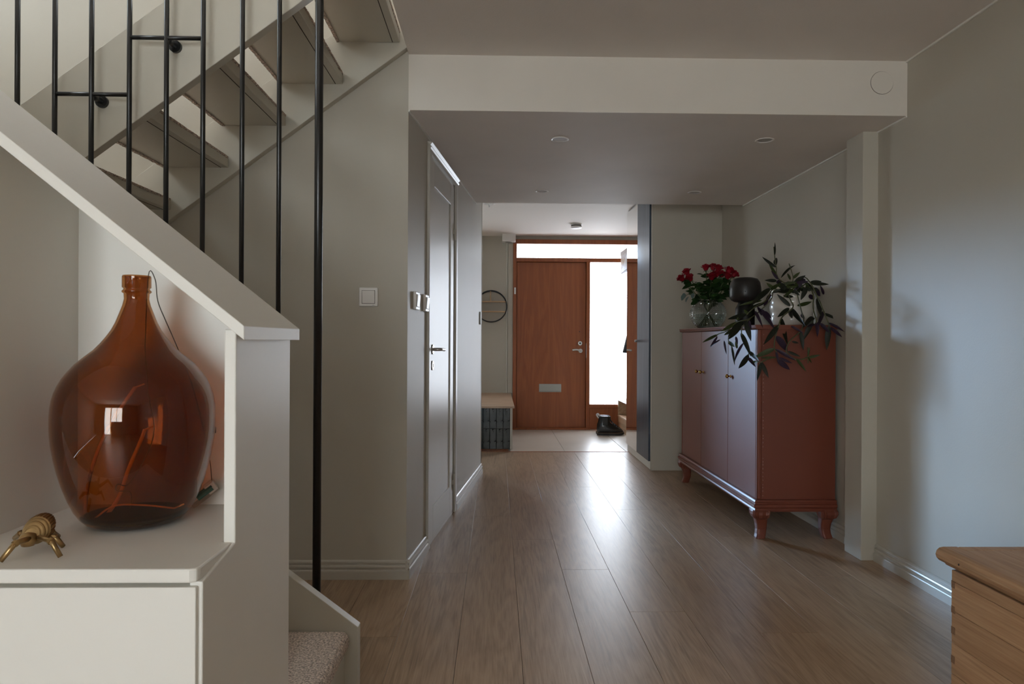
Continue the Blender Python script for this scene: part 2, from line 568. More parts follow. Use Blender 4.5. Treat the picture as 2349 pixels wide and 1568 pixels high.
# floor above and living room behind the camera
st('ceiling_upper', CEIL_WHITE, (-3.1, XR + .2, -1.1, YB + .1, 5.0, 5.1))
tag(MB().box(-3.1, -3.0, -4.0, 1.6, 0, 5.0).box(-3.1, -3.0, 3.0, YB + .1, 0, 5.0).box(-3.1, -3.0, 1.6, 3.0, 0, 2.9).box(-3.1, -3.0, 1.6, 3.0, 4.2, 5.0)
    .build('wall_upper_side', WALL_LIGHT), kind='structure')
st('wall_upper_right', WALL_LIGHT, (XR, XR + .1, -1.0, YB + .1, HC + .02, 5.0))
st('wall_upper_rear', WALL_LIGHT, (-3.0, XR, -1.1, -1.0, HC + .25, 5.0))
tag(MB().box(-3.0, -1.88, -3.55, -3.45, 0, HC).box(0.12, XR, -3.55, -3.45, 0, HC).box(-1.88, 0.12, -3.55, -3.45, 2.10, HC).box(-1.13, 0.12, -3.55, -3.45, 0, 0.75)
    .build('wall_rear', WALL_LIGHT), kind='structure')


def window(name, x0, x1, z0, z1, y, bars):
    r = tag(empty(name, ((x0 + x1) / 2, y, z0)), kind='structure')
    m = MB()
    t = 0.05
    m.box(x0, x1, y - .04, y + .04, z0, z0 + t).box(x0, x1, y - .04, y + .04, z1 - t, z1).box(x0, x0 + t, y - .04, y + .04, z0, z1).box(x1 - t, x1, y - .04, y + .04, z0, z1)
    m.build('window_frame', WHITE, r, bevel=0.003)
    for b in bars:
        bx('mullion', WHITE, (b - .03, b + .03, y - .04, y + .04, z0, z1), r)
    bx('pane', CLEARPANE, (x0 + t, x1 - t, y - .004, y + .004, z0 + t, z1 - t), r, bevel=0)
    return r


window('window_3', -1.88, -1.13, 0.05, 2.10, -3.5, [])
window('window_6', -2.25, -1.05, 0.75, 2.10, 8.78, [-1.65])
window('window_4', -1.13, 0.12, 0.75, 2.10, -3.5, [-0.50])
w = tag(empty('window_5', (-3.05, 2.3, 2.9)), kind='structure')
m = MB()
for a in (1.6, 2.26, 2.92):
    m.box(-3.08, -3.02, a, a + .08, 2.9, 4.2)
m.box(-3.08, -3.02, 1.6, 3.0, 2.9, 2.97).box(-3.08, -3.02, 1.6, 3.0, 4.13, 4.2).build('window_frame', WHITE, w)
bx('pane', CLEARPANE, (-3.055, -3.045, 1.65, 2.95, 2.95, 4.15), w, bevel=0)

# baseboards with a moulded profile: (out from wall, height)
BB = [(0, 0), (0.017, 0), (0.017, 0.036), (0.0155, 0.040), (0.0105, 0.043), (0.0105, 0.047), (0.0140, 0.051), (0.0145, 0.057), (0.0120, 0.062), (0.0075, 0.064), (0.0075, 0.068), (0.0095, 0.072), (0.0085, 0.079), (0.0045, 0.084), (0, 0.085)]
SKIRT = plain('greige_skirting_paint', (0.52, 0.49, 0.43), 0.30, spec=0.5)


def baseboard(name, a, b, n):
    """a, b: plan points on the wall face; n: plan normal into the room"""
    a, b, n = Vector(a), Vector(b), Vector(n)
    ring = lambda p: [(p.x + n.x * d, p.y + n.y * d, z) for d, z in BB]
    return tag(MB().loft([ring(a), ring(b)]).build(name, SKIRT, bevel=0), kind='structure')


un, uu = Vector((cos(ANG), -sin(ANG))), Vector((sin(ANG), cos(ANG)))
baseboard('baseboard_right_near', (XR, -3.8), (XR, 3.49), (-1, 0))
baseboard('baseboard_right_far', (XR, 3.664), (XR, 5.93), (-1, 0))
baseboard('baseboard_stair', (-2.9, YB), (W0.x + 0.016, YB), (0, -1))
baseboard('baseboard_hall_near', W0 - uu * 0.016, W0 + uu * 0.42, un)
baseboard('baseboard_hall_far', W0 + uu * 1.305, W0 + uu * (WLEN + .005), un)
bx('end_trim', TRIM, (-0.105, 0.003, WLEN - 0.004, WLEN + 0.004, 0, HC), wl, local=True, bevel=0.001)
# slim caulk line where the dropped ceiling meets the long wall
st('trim_2', WHITE, (XR - 0.008, XR + .002, 3.664, 5.42, HS - 0.008, HS + .001))
st('trim_3', WHITE, (XR - 0.006, XR + .002, YB, 3.495, HS - 0.006, HS + .001))
st('trim_4', WHITE, (XR - 0.008, XR + .002, 0.4, YB, HC - 0.008, HC + .001))
cl = bx('cornice_line', WHITE, (-0.002, 0.007, 0, WLEN - .36, HS - 0.007, HS + 0.001), wl, local=True, bevel=0)

# ------------------------------------------------------------------ white panel door in the skewed wall
d1 = tag(empty('door_1', (W0.x, W0.y, 0), -ANG), kind='structure')
L0, L1, T = 0.485, 1.205, 2.03
m = MB()
m.box(-.036, .004, L0, L0 + .105, .018, T).box(-.036, .004, L1 - .105, L1, .018, T)
m.box(-.036, .004, L0 + .105, L1 - .105, T - .13, T).box(-.036, .004, L0 + .105, L1 - .105, .018, .19)
m.build('door_leaf', TRIM, d1, local=True, bevel=0.003)
MB().box(-.030, -.003, L0 + .10, L1 - .10, .18, T - .12).build('panel', TRIM, d1, local=True)
for (ya, yb, za, zb) in ((0.42, 0.475, 0, 2.09), (1.25, 1.305, 0, 2.09)):
    MB().box(-.002, .014, ya, yb, za, zb).build('architrave', TRIM, d1, local=True, bevel=0.005, seg=3)
MB().prism([(-.002, 2.045), (.014, 2.045), (.016, 2.06), (.022, 2.068), (.016, 2.078), (.026, 2.09), (-.002, 2.098)], 'y', 0.42, 1.305).build('architrave', TRIM, d1, local=True)
MB().box(-.10, .0, 0.455, L0 - .003, 0, 2.055).build('jamb', TRIM, d1, local=True)
MB().box(-.10, .0, L1 + .003, 1.25, 0, 2.055).build('jamb', TRIM, d1, local=True)
MB().box(-.10, .0, 0.455, 1.25, 2.033, 2.057).build('jamb', TRIM, d1, local=True)
MB().box(-.09, .002, 0.47, 1.235, 0, .016).build('threshold', TRIM, d1, local=True, bevel=.003)
for z in (0.20, 1.75):
    h = MB().tube([(.012, L1 + .012, z - .05), (.012, L1 + .012, z + .05)], .008, 12).build('hinge', TRIM, d1, local=True, smooth=False)
    MB().box(.0, .008, L1 - .02, L1 + .04, z - .016, z + .016).build('hinge_leaf', TRIM, h, local=True)
ha = MB().disc((.004, L0 + .055, 1.03), (1, 0, 0), .026, .008, 28).build('handle_rosette', STEEL, d1, local=True, bevel=.002)
MB().tube(cat_rom([(.008, L0 + .055, 1.03), (.040, L0 + .055, 1.03), (.050, L0 + .068, 1.03), (.052, L0 + .12, 1.029), (.050, L0 + .165, 1.027), (.047, L0 + .175, 1.027)], 5),
          .0085, 12).build('lever', STEEL, ha, local=True, smooth=True)
es = MB().disc((.004, L0 + .055, .945), (1, 0, 0), .025, .007, 28).build('keyhole_plate', STEEL, d1, local=True, bevel=.002)
MB().box(.0105, .0122, L0 + .052, L0 + .058, .935, .955).build('keyhole', BLACKMATT, es, local=True)
MB().box(-.001, .012, 2.44, 2.475, 1.205, 1.305).build('strike_plate', ALU, wl, local=True, bevel=.002)


def switch(loc, rz, label, thick):
    r = tag(empty('light_switch', loc, rz), label, 'light switch')
    # local: +X out of the wall, Y across, Z up
    MB().box(0, thick, -.0425, .0425, -.0425, .0425).build('cover_frame', PLASTIC, r, local=True, bevel=.004, seg=3)
    MB().prism([(thick - .001, -.0285), (thick + .002, -.0285), (thick + .007, .0285), (thick - .001, .0285)], 'y', -.028, .028).build('rocker', PLASTIC, r, local=True, bevel=.001)
    g = MB()
    for a, b, c, e in ((-.030, .030, .0285, .030), (-.030, .030, -.030, -.0285), (-.030, -.0285, -.030, .030), (.0285, .030, -.030, .030)):
        g.box(thick - .001, thick + .0006, a, b, c, e)
    g.build('rocker_seam', GAP, r, local=True)
    return r


p = at(846, 681, YB)
s0 = switch((p.x, YB - .0005, p.z), -pi / 2, 'square white light switch alone on the wall under the stairs', .010)
MB().box(.0101, .0106, .017, .027, -.0372, -.0362).build('maker_mark', GAP, s0, local=True)
for uu_, lab in ((0.155, 'white light switch beside the corner, further from the white door'), (0.372, 'white light switch right against the door architrave')):
    q = W0 + uu * uu_
    switch((q.x, q.y, 1.265), -ANG, lab, .014)

# ------------------------------------------------------------------ teak front door set
d2 = tag(empty('door_2', (0.95, 8.72, 0)), kind='structure')
bx('jamb', TEAK_FRAME, (.203, .246, 8.67, 8.80, 0, 2.304), d2, .003)
bx('jamb', TEAK_FRAME, (1.76, 1.80, 8.67, 8.80, 0, 2.304), d2, .003)
bx('head', TEAK_FRAME, (.203, 1.80, 8.665, 8.80, 2.252, 2.306), d2, .003)
bx('transom_rail', TEAK_FRAME, (.246, 1.76, 8.668, 8.80, 2.035, 2.083), d2, .003)
bx('post', TEAK_FRAME, (1.095, 1.14, 8.668, 8.80, 0, 2.035), d2, .003)
bx('bottom_rail', TEAK_FRAME, (1.14, 1.76, 8.672, 8.80, .262, .306), d2, .003)
bx('lower_panel', TEAK, (1.14, 1.76, 8.69, 8.79, 0, .262), d2, .002)
bx('threshold', TEAK_FRAME, (.203, 1.14, 8.63, 8.80, 0, .022), d2, .004)
bx('light_blocker', TEAK_FRAME, (.225, 1.115, 8.752, 8.79, .0, 2.05), d2, 0)  # unseen panel added behind the leaf to block light leaking round its edges
leaf = bx('door_leaf', TEAK, (.250, 1.091, 8.705, 8.75, .022, 2.032), d2, .002)
lp = bx('letter_plate', ALU, (.526, .797, 8.700, 8.706, .452, .551), d2, .002)
bx('flap_edge', GAP, (.532, .791, 8.6995, 8.701, .460, .463), lp, 0)
lk = MB().disc((1.024, 8.706, 1.048), (0, -1, 0), .026, .012, 24).build('lock_rosette', STEEL, d2, bevel=.003)
MB().disc((1.024, 8.695, 1.048), (0, -1, 0), .011, .004, 16).build('lock_cylinder', GAP, lk)
h2 = MB().disc((1.03, 8.706, .957), (0, -1, 0), .025, .010, 24).build('handle_rosette', STEEL, d2, bevel=.003)
MB().tube(cat_rom([(1.03, 8.70, .957), (1.03, 8.655, .957), (1.015, 8.648, .962), (.97, 8.650, .970), (.925, 8.655, .963)], 5), [.010] * 6 + [.011] * 10 + [.013] * 5, 10
          ).build('lever', STEEL, h2, smooth=True)
bx('strike_edge', STEEL, (1.093, 1.098, 8.665, 8.672, .87, 1.05), d2, 0)
MB().disc((1.018, 8.706, 1.19), (0, -1, 0), .006, .002, 12).build('spy_hole', BLACKMATT, d2)
w1 = tag(empty('window_1', (1.0, 8.74, 2.083)), kind='structure')
bx('pane', PANE, (.246, 1.76, 8.735, 8.741, 2.083, 2.252), w1, 0)
w2 = tag(empty('window_2', (1.45, 8.74, .306)), kind='structure')
bx('pane', PANE, (1.14, 1.76, 8.735, 8.741, .306, 2.035), w2, 0)
# porch outside
st('roof_porch', CANOPY, (-0.6, 2.6, 8.86, 10.4, 2.37, 2.45))
st('ground_porch', CONCRETE, (-1.5, 3.5, 8.85, 12.0, -0.12, -0.05))

sn = tag(bx('door_sensor', PLASTIC, (.217, .236, 8.650, 8.672, 1.640, 1.72)), 'small white door sensor stuck on the teak frame', 'door sensor')
jb = tag(empty('ceiling_spot_box', (.148, 8.62, 2.26)), 'white cube spotlight box in the corner above the entry wall strip', 'ceiling light')
bx('housing', PLASTIC, (.068, .228, 8.52, 8.72, 2.262, HE), jb, .004)
MB().disc((.148, 8.60, 2.263), (0, 0, -1), .045, .004, 24).build('lens', STEEL, jb)
tr_ = st('trim_5', WALL_LIGHT, (.142, .203, 8.695, 8.722, .44, 2.27), .004)
tag(MB().tube([(.128, 8.712, .44), (.128, 8.712, 2.265)], .005, 8).build('cable_conduit', WHITE), 'thin white cable running down the entry wall from the spotlight box', 'cable')

# entry ceiling fittings
p = at(1322, 513, 7.77)
sd = tag(empty('smoke_detector', (p.x, 7.77, HE)), 'round white smoke detector on the entry ceiling', 'smoke detector')
MB().lathe([(.045, -.001), (.060, -.001), (.062, -.012), (.056, -.014), (.056, -.026), (.061, -.028), (.060, -.042), (.045, -.050), (.0, -.052)], (p.x, 7.77, HE), 32).build('housing', PLASTIC, sd, smooth=False)
MB().lathe([(.057, -.0145), (.0575, -.020), (.057, -.0255)], (p.x, 7.77, HE), 32, cap=False).build('vent_slot', GAP, sd)
p = at(1122, 466, 6.6)
ro = tag(empty('ceiling_rose', (p.x, 6.6, HE)), 'round white ceiling rose with a small lamp hook', 'ceiling rose')
MB().lathe([(.0, 0), (.058, 0), (.056, -.010), (.040, -.018), (.0, -.018)], (p.x, 6.6, HE), 32).build('plate', PLASTIC, ro)
MB().tube([(p.x, 6.6, HE - .016), (p.x, 6.6, HE - .03), (p.x + .006, 6.6, HE - .037), (p.x, 6.6, HE - .043), (p.x - .006, 6.6, HE - .038)], .002, 6).build('hook', STEEL, ro)

# recessed downlights
dls = [(1284, 319, 'recessed ceiling downlight near the fascia above the white door'), (1754, 321, 'recessed ceiling downlight near the fascia above the cabinet'),
       (1243, 438, 'recessed ceiling downlight at the entry end, on the white door side'), (1593, 441, 'recessed ceiling downlight at the entry end, on the cabinet side')]
for px, py, lab in dls:
    r_ = ray(px, py)
    q = Vector((0, 0, EYE)) + r_ * ((HS - EYE) / r_.z)
    dl = tag(empty('downlight', (q.x, q.y, HS)), lab, 'downlight', 'recessed downlights in the dropped ceiling')
    MB().lathe([(.036, 0.0), (.047, 0.0), (.0475, -.0025), (.044, -.0045), (.037, -.003), (.033, .010), (.034, .012)], (0, 0, 0), 40, cap=False).build('trim_ring', PLASTIC, dl, local=True, smooth=True)
    MB().lathe([(.0, -.0005), (.037, -.0005), (.037, .0005), (.0, .0005)], (0, 0, 0), 32, cap=False).build('lens', plain('frosted_lens', (.5, .48, .46), .4), dl, local=True)
p = at(2023, 190, YB)
vc = tag(MB().lathe([(.0, 0), (.052, 0), (.052, .003), (.0505, .004), (.0, .004)], (0, 0, 0), 48, cap=False).build('vent_cover', FASCIA, local=True), 'round painted cover plate on the fascia beam', 'cover plate')
MB().tube([(.0527 * cos(2 * pi * i / 64), .0527 * sin(2 * pi * i / 64), .0006) for i in range(65)], .0007, 6, cap=False).build('shadow_gap', GAP, vc, local=True)
vc.location = (p.x, YB, p.z)
vc.rotation_euler = (pi / 2, 0, 0)

# ------------------------------------------------------------------ wardrobe in the entry
wd = tag(empty('wardrobe', (1.59, 6.5, 0)), 'tall built-in wardrobe with a blue-black door and a mirror door', 'wardrobe')
bx('plinth', WHITE, (1.300, XR, 5.965, 7.02, 0, .068), wd, .001)
bx('carcass', BLACKMATT, (1.312, XR, 5.966, 7.017, .068, 2.343), wd, .001)
dk = bx('door', NAVYDOOR, (1.285, 1.309, 5.985, 6.490, .070, 2.340), wd, .001)
dk['label'] = 'blue-black stained wooden door'
mi = bx('mirror_door', BLACKMATT, (1.290, 1.309, 6.494, 7.017, .070, 2.340), wd, .001)
mi['label'] = 'mirror-faced door'
MB().box(1.2855, 1.290, 6.496, 7.015, .072, 2.338).build('mirror_glass', MIRROR, mi)
MB().tube([(1.288, 6.512, 1.08), (1.268, 6.512, 1.08)], .012, 16).build('knob', STEEL, mi, bevel=.002)
bx('top_filler', WALL_LIGHT, (1.30, XR, 5.966, 7.017, 2.343, HE), wd, 0)

# shoe bench, hat shelf, storage box, coat
sb = tag(empty('shoe_bench', (1.68, 8.0, 0)), 'birch plywood shoe bench with an open shelf beside the glazed strip', 'shoe bench')
bx('top', PLY, (1.482, XR, 7.05, 8.66, .360, .380), sb, .002)
bx('shelf', PLY, (1.482, XR, 7.05, 8.66, .165, .185), sb, .002)
bx('front_panel', PLY, (1.488, 1.506, 7.05, 8.66, 0, .165), sb, .001)
bx('back_panel', PLY, (1.86, XR, 7.05, 8.66, .185, .36), sb, .001)
bx('end_panel', PLY, (1.484, 1.86, 8.642, 8.66, .185, .36), sb, .001)
bx('end_panel', PLY, (1.484, 1.86, 7.05, 7.068, .185, .36), sb, .001)
hs = tag(empty('hat_shelf', (1.68, 8.0, 1.85)), 'white wall shelf carrying a woven box in the entry', 'shelf')
bx('board', WHITE, (1.487, XR, 7.05, 8.66, 1.850, 1.872), hs, .002)
for y in (7.4, 8.3):
    MB().prism([(XR, 1.85), (1.55, 1.85), (XR, 1.70)], 'y', y, y + .018).build('bracket', WHITE, hs)
MB().tube([(1.56, 7.1, 1.79), (1.56, 8.62, 1.79)], .010, 10).build('hanging_rail', STEEL, hs)
MB().box(1.552, 1.568, 7.40, 7.418, 1.79, 1.851).build('rail_holder', WHITE, hs)
MB().box(1.552, 1.568, 8.30, 8.318, 1.79, 1.851).build('rail_holder', WHITE, hs)
sx = tag(empty('storage_box', (1.66, 8.2, 1.872)), 'woven grass storage box on the white shelf', 'storage box')
bx('body', WOVEN, (1.50, 1.84, 7.75, 8.60, 1.872, 2.12), sx, .008)
bx('lid', WOVEN, (1.495, 1.845, 7.745, 8.605, 2.10, 2.150), sx, .008)
MB().prism([(7.80, 1.89), (8.17, 2.085), (8.55, 1.89), (8.17, 1.905)], 'x', 1.494, 1.502).build('flap', plain('pale_woven_flap', (.42, .36, .31), .8, bump=.6, bscale=110), sx)
ct = tag(empty('coat', (1.62, 8.05, .94)), 'dark coat hanging under the white shelf', 'coat')
rings = []
for z, hx, hy in ((1.70, .03, .08), (1.66, .07, .20), (1.52, .10, .225), (1.30, .145, .23), (1.16, .180, .24), (.955, .232, .25), (.945, .230, .25)):
    rings.append([(1.660 + (hx + .006 * sin(7 * a + z * 3)) * cos(a), 8.05 + hy * sin(a), z) for a in [2 * pi * i / 40 for i in range(40)]])
MB().loft(rings).build('cloth', COATCLOTH, ct, smooth=True)
MB().tube(cat_rom([(1.60, 8.05, 1.69), (1.60, 8.05, 1.76), (1.575, 8.05, 1.803), (1.55, 8.05, 1.79)], 5), .003, 6).build('hook', STEEL, ct)

# ------------------------------------------------------------------ tiled entry bench
be = tag(empty('entry_bench', (-.48, 7.8, 0)), 'built-in entry bench with a wood top and dark green tiled front', 'bench')
bx('plinth', TEAK_FRAME, (-1.29, .125, 6.985, 8.71, 0, .022), be, .001)
bx('carcass', GAP, (-1.29, .150, 6.962, 8.71, .022, .420), be, .001)
bx('side_panel', WALL_LIGHT, (.140, .163, 6.95, 8.71, .022, .420), be, .001)
bx('top', BENCHTOP, (-1.29, .182, 6.935, 8.718, .420, .440), be, .002)
tm = None
for i in range(12):
    for j in range(2):
        xa = .139 - .0655 * (i + 1)
        za = .024 + .198 * j
        if tm is None:
            tm = MB().box(0, .0640, -.004, .008, 0, .196).build('tile', GREENTILE, be, local=True, bevel=.0025, seg=2)
            o = tm
        else:
            o = tm.copy()
            COL.objects.link(o)
        o.parent = be
        o.location = Vector((xa, 6.954 + random.uniform(-.0008, .0008), za)) - be.location

# round wall shelf
rs = tag(empty('round_wall_shelf', (-.061, 8.66, 1.30)), 'round black metal wall shelf with pale wood boards', 'wall shelf')
for y in (8.60, 8.705):
    MB().tube([(-.061 + .188 * cos(2 * pi * i / 56), y, 1.489 + .188 * sin(2 * pi * i / 56)) for i in range(57)], .0065, 8, cap=False).build('ring', BLACK, rs, smooth=True)
for z in (1.545, 1.425):
    hw = sqrt(.186 ** 2 - (z - 1.489) ** 2)
    bx('board', BEECH, (-.061 - hw, -.061 + hw, 8.60, 8.71, z - .007, z + .007), rs, .001)
bx('divider', BEECH, (-.076, -.064, 8.60, 8.71, 1.552, 1.674), rs, .001)


# boots
def boot(loc, label):
    r = tag(empty('ankle_boot', loc), label, 'boot', 'pair of black boots in the entry')
    # local: X heel->toe, Y width, Z up
    N_ = 20
    secs = [(.012, .150, .148, .040, .0), (.030, .145, .147, .047, .0), (.055, .135, .135, .046, .0), (.075, .110, .108, .042, 0), (.095, .090, .086, .037, 0),
            (.120, .080, .066, .033, 0), (.155, .079, .058, .033, 0), (.185, .080, .058, .034, 0), (.196, .080, .057, .034, 0)]
    rings = []
    for z, cx, hx, hy, t in secs:
        ring = []
        for i in range(N_):
            a = 2 * pi * i / N_
            e = .75
            ca, sa = cos(a), sin(a)
            x = cx + hx * math.copysign(abs(ca) ** e, ca)
            wy = hy * (1.0 - (.16 if x < .1 and z < .07 else 0))
            ring.append((x + .003, wy * math.copysign(abs(sa) ** .9, sa), z + .02))
        rings.append(ring)
    MB().loft(rings).build('upper', LEATHER, r, local=True, smooth=True)
    def outline(s, dz):
        pts = []
        for i in range(28):
            a = 2 * pi * i / 28
            ca, sa = cos(a), sin(a)
            x = .150 + .156 * s * math.copysign(abs(ca) ** .8, ca)
            w_ = (.048 if x > .16 else .040) * s
            pts.append((x, w_ * math.copysign(abs(sa) ** .8, sa), dz + (.010 * max(0, (x - .22) / .08) ** 2)))
        return pts
    MB().loft([outline(1.0, .0), outline(1.0, .024)]).build('sole', RUBBER, r, local=True)
    MB().loft([outline(1.005, .024), outline(1.005, .031)]).build('welt', WELT, r, local=True)
    for s in (-1, 1):
        MB().box(.055, .112, s * .0315 - .004, s * .0315 + .004, .10, .208).build('elastic_gore', BLACKMATT, r, local=True, bevel=.003)
    MB().tube(cat_rom([(.012, 0, .195), (.000, 0, .222), (.022, 0, .230), (.032, 0, .205)], 4), [.007] * 13, 6).build('pull_tab', WEBBING, r, local=True)
    MB().tube(cat_rom([(.140, 0, .215), (.150, 0, .170), (.190, 0, .124), (.238, 0, .094)], 4), [.009, .009, .009, .009, .008, .008, .008, .008, .007, .007, .006, .005, .004], 8).build('tongue', LEATHER, r, local=True, smooth=True)
    for k in range(3):
        x = .170 + .022 * k
        MB().tube([(x, -.026, .135 - .020 * k), (x + .004, 0, .150 - .020 * k), (x, .026, .135 - .020 * k)], .0022, 6).build('lace', BLACKMATT, r, local=True)
    return r


boot((1.165, 8.16, .001), 'black leather ankle boot on the tiles, the one nearer the mirror door')
boot((1.172, 8.29, .001), 'black leather ankle boot half hidden behind its twin')

# ------------------------------------------------------------------ terracotta cabinet
CX0, CX1, CY0, CY1, CT = 1.432, 1.868, 3.885, 5.482, 1.172
cb = tag(empty('cabinet', ((CX0 + CX1) / 2, (CY0 + CY1) / 2, 0)), 'terracotta painted three-door cabinet on short curved legs', 'cabinet')
bx('body', TERRA, (CX0 + .022, CX1, CY0 + .004, CY1 - .004, .160, 1.150), cb, .002)
MB().prism([(CX0 - .010, 1.150), (CX0 - .016, 1.156), (CX0 - .012, 1.160), (CX0 - .018, 1.166), (CX0 - .014, 1.172), (CX1, 1.172), (CX1, 1.148), (CX0 - .004, 1.148)],
           'y', CY0 - .012, CY1 + .012).build('top', TERRA, cb, bevel=.001)
# base moulding: stepped band
for a, z0, z1 in ((.014, .150, .172), (.018, .172, .192), (.010, .192, .202), (.013, .202, .214)):
    pass
prof = [(.006, .150), (.016, .152), (.018, .160), (.014, .168), (.022, .178), (.022, .190), (.014, .194), (.014, .199), (.017, .205), (.013, .214), (.0, .216)]


def band(o):
    return [(CX1, CY0 - o), (CX0 - o, CY0 - o), (CX0 - o, CY1 + o), (CX1, CY1 + o)]


MB().loft([[(x, y, z) for x, y in band(o)] for o, z in prof]).build('base_moulding', TERRA, cb, fix=True)
bx('corner_post', TERRA, (CX0, CX0 + .028, CY0, CY0 + .024, .214, 1.150), cb, .009, seg=4)
bx('corner_post', TERRA, (CX0, CX0 + .028, CY1 - .024, CY1, .214, 1.150), cb, .009, seg=4)
nm = None
nails = MB()
for k in range(44):
    z = .235 + .0205 * k + random.uniform(-.003, .003)
    if random.random() < .75:
        nails.box(CX0 + .0335, CX0 + .0353, CY0 + .0030, CY0 + .0042, z, z + random.uniform(.003, .010))
tag(nails.build('chipped_seam', plain('chipped_paint', (.42, .30, .26), .6), cb), kind='stuff')
dw = [(CY0 + .026, 4.383), (4.386, 4.958), (4.961, CY1 - .026)]
kn = [(4.335, 2), (4.925, 1), (4.992, 0)]
doors = []
for (ya, yb) in dw:
    doors.append(MB().box(CX0 + .001, CX0 + .0235, ya, yb, .216, 1.147).build('door', TERRA_FRONT, cb, bevel=.003))
for ky, di in ((4.335, 0), (4.908, 1), (5.005, 2)):
    k_ = MB().lathe([(.0, .0), (.009, .0), (.009, .003), (.0045, .006), (.0045, .014), (.0115, .019), (.0130, .025), (.0105, .031), (.0, .034)], (0, 0, 0), 20, cap=False)
    k_.v = [(CX0 + .002 - z, ky + y, .868 + x) for x, y, z in k_.v]
    k_.build('knob', BRASSKNOB, doors[di], smooth=True)


def leg(px_, py_, sx_, sy_):
    """short cabriole leg with fluted knee; sx_, sy_ point outward"""
    secs = [(.160, .0, .046, 1.0), (.150, .003, .049, 1.0), (.135, .004, .048, 1.0), (.116, .002, .042, 1.0), (.111, -.001, .036, .4), (.105, -.003, .0325, 0), (.080, -.007, .0290, 0),
            (.050, -.008, .0265, 0), (.025, -.004, .0255, 0), (.008, .001, .0260, 0), (.002, .002, .0255, 0), (0.0, .002, .0240, 0)]
    n = 48
    rings = []
    for z, off, h, rip in secs:
        ring = []
        for i in range(n):
            a = 2 * pi * i / n
            ca, sa = cos(a), sin(a)
            e = .42
            x, y = math.copysign(abs(ca) ** e, ca), math.copysign(abs(sa) ** e, sa)
            k = h * (1 - .06 * rip * (i % 2))
            ring.append((px_ + sx_ * off + x * k, py_ + sy_ * off + y * k, z))
        rings.append(ring)
    o = MB().loft(rings).build('leg', TERRA, cb)
    return o


for (a, b, sx_, sy_) in ((CX0 + .026, CY0 + .024, -1, -1), (CX0 + .026, CY1 - .028, -1, 1), (CX1 - .040, CY0 + .024, 1, -1), (CX1 - .040, CY1 - .028, 1, 1)):
    leg(a, b, sx_, sy_)

# ------------------------------------------------------------------ vase with roses
VY = 5.20
VP_ = at(1624, 748, VY)
VX = VP_.x
va = tag(empty('vase', (VX, VY, CT)), 'round blue-grey hobnail glass vase holding the roses', 'vase')
prof = []
R_ = .126
for k in range(38):
    t = k / 37
    a = -pi / 2 + .42 + t * (pi - .42 - .60)
    r = R_ * cos(a)
    z = .112 + R_ * .94 * sin(a)
    prof.append((r, z))
z00 = prof[0][1]
prof = [(r, z - z00) for r, z in prof]
nv = 84
rings = []
for k, (r, z) in enumerate(prof):
    ring = []
    for i in range(nv):
        d = .0045 if (k % 2 == 0 and i % 2 == 0 and 1 < k < 35) else 0
        ring.append(((r + d) * cos(2 * pi * i / nv), (r + d) * sin(2 * pi * i / nv), z))
    rings.append(ring)
MB().loft([[(0.001 * cos(2 * pi * i / nv), .001 * sin(2 * pi * i / nv), 0) for i in range(nv)]] + rings, cap=False).build('bowl', VASEGLASS, va, local=True)
VH = prof[-1][1]
VR = prof[-1][0]
MB().tube([(VR * cos(2 * pi * i / 48), VR * sin(2 * pi * i / 48), VH) for i in range(49)], .004, 8, cap=False).build('lip', VASEGLASS, va, local=True, smooth=True)
for k, (hz) in enumerate((.008,)):
    MB().lathe([(.0, .002), (prof[4][0] * .96, .002), (.112, .07), (.110, .105), (.0, .106)], (0, 0, 0), 40, cap=False).build('water', thin_glass('vase_water', (.86, .92, .90), .02), va, local=True, smooth=True)


def leaf_mesh(name, n=7, wid=.34, bend=.25, fold=.18, serr=0.0, lance=False):
    """unit leaf along +X, width along Y, bending down -Z"""
    m = MB()
    rows = []
    for i in range(n + 1):
        t = i / n
        w = wid * (sin(pi * min(1, t ** .8)) ** .8) * .5
        if lance:
            w = wid * .5 * (t + .02) ** .62 * (1 - t) ** .95 / .4245
        if serr and i % 2:
            w *= 1 - serr
        z = -bend * t * t
        rows.append([(t, -w, z + fold * w), (t, 0, z), (t, w, z + fold * w)])
    vs = [p for r in rows for p in r]
    fs = []
    for i in range(n):
        for j in (0, 1):
            a = i * 3 + j
            fs.append((a, a + 1, a + 4, a + 3))
    m.add(vs, fs)
    me = m.mesh(name)
    me.polygons.foreach_set('use_smooth', [True] * len(me.polygons))
    return me


def frame_to(p, q, roll=0.0, width_scale=1.0):
    """matrix that lays a unit leaf from p to q, its face turned by roll about the axis"""
    p, q = Vector(p), Vector(q)
    x = (q - p)
    l = x.length
    x.normalize()
    up = Vector((0, 0, 1)) if abs(x.z) < .95 else Vector((0, -1, 0))
    y = up.cross(x).normalized()
    z = x.cross(y)
    y2 = y * cos(roll) + z * sin(roll)
    z2 = -y * sin(roll) + z * cos(roll)
    M = Matrix((( x.x * l, y2.x * l * width_scale, z2.x * l, p.x), (x.y * l, y2.y * l * width_scale, z2.y * l, p.y), (x.z * l, y2.z * l * width_scale, z2.z * l, p.z), (0, 0, 0, 1)))
    return M


def put_leaf(me, parent, M, mat, name='leaf'):
    o = bpy.data.objects.new(name, me)
    COL.objects.link(o)
    o.parent = parent
    o.matrix_local = Matrix.Translation(-wloc(parent)) @ M
    if not me.materials:
        me.materials.append(None)
    o.material_slots[0].link = 'OBJECT'
    o.material_slots[0].material = mat
    return o


ROSE_LEAF = leaf_mesh('rose_leaf', 9, .62, .12, .3, serr=.10)


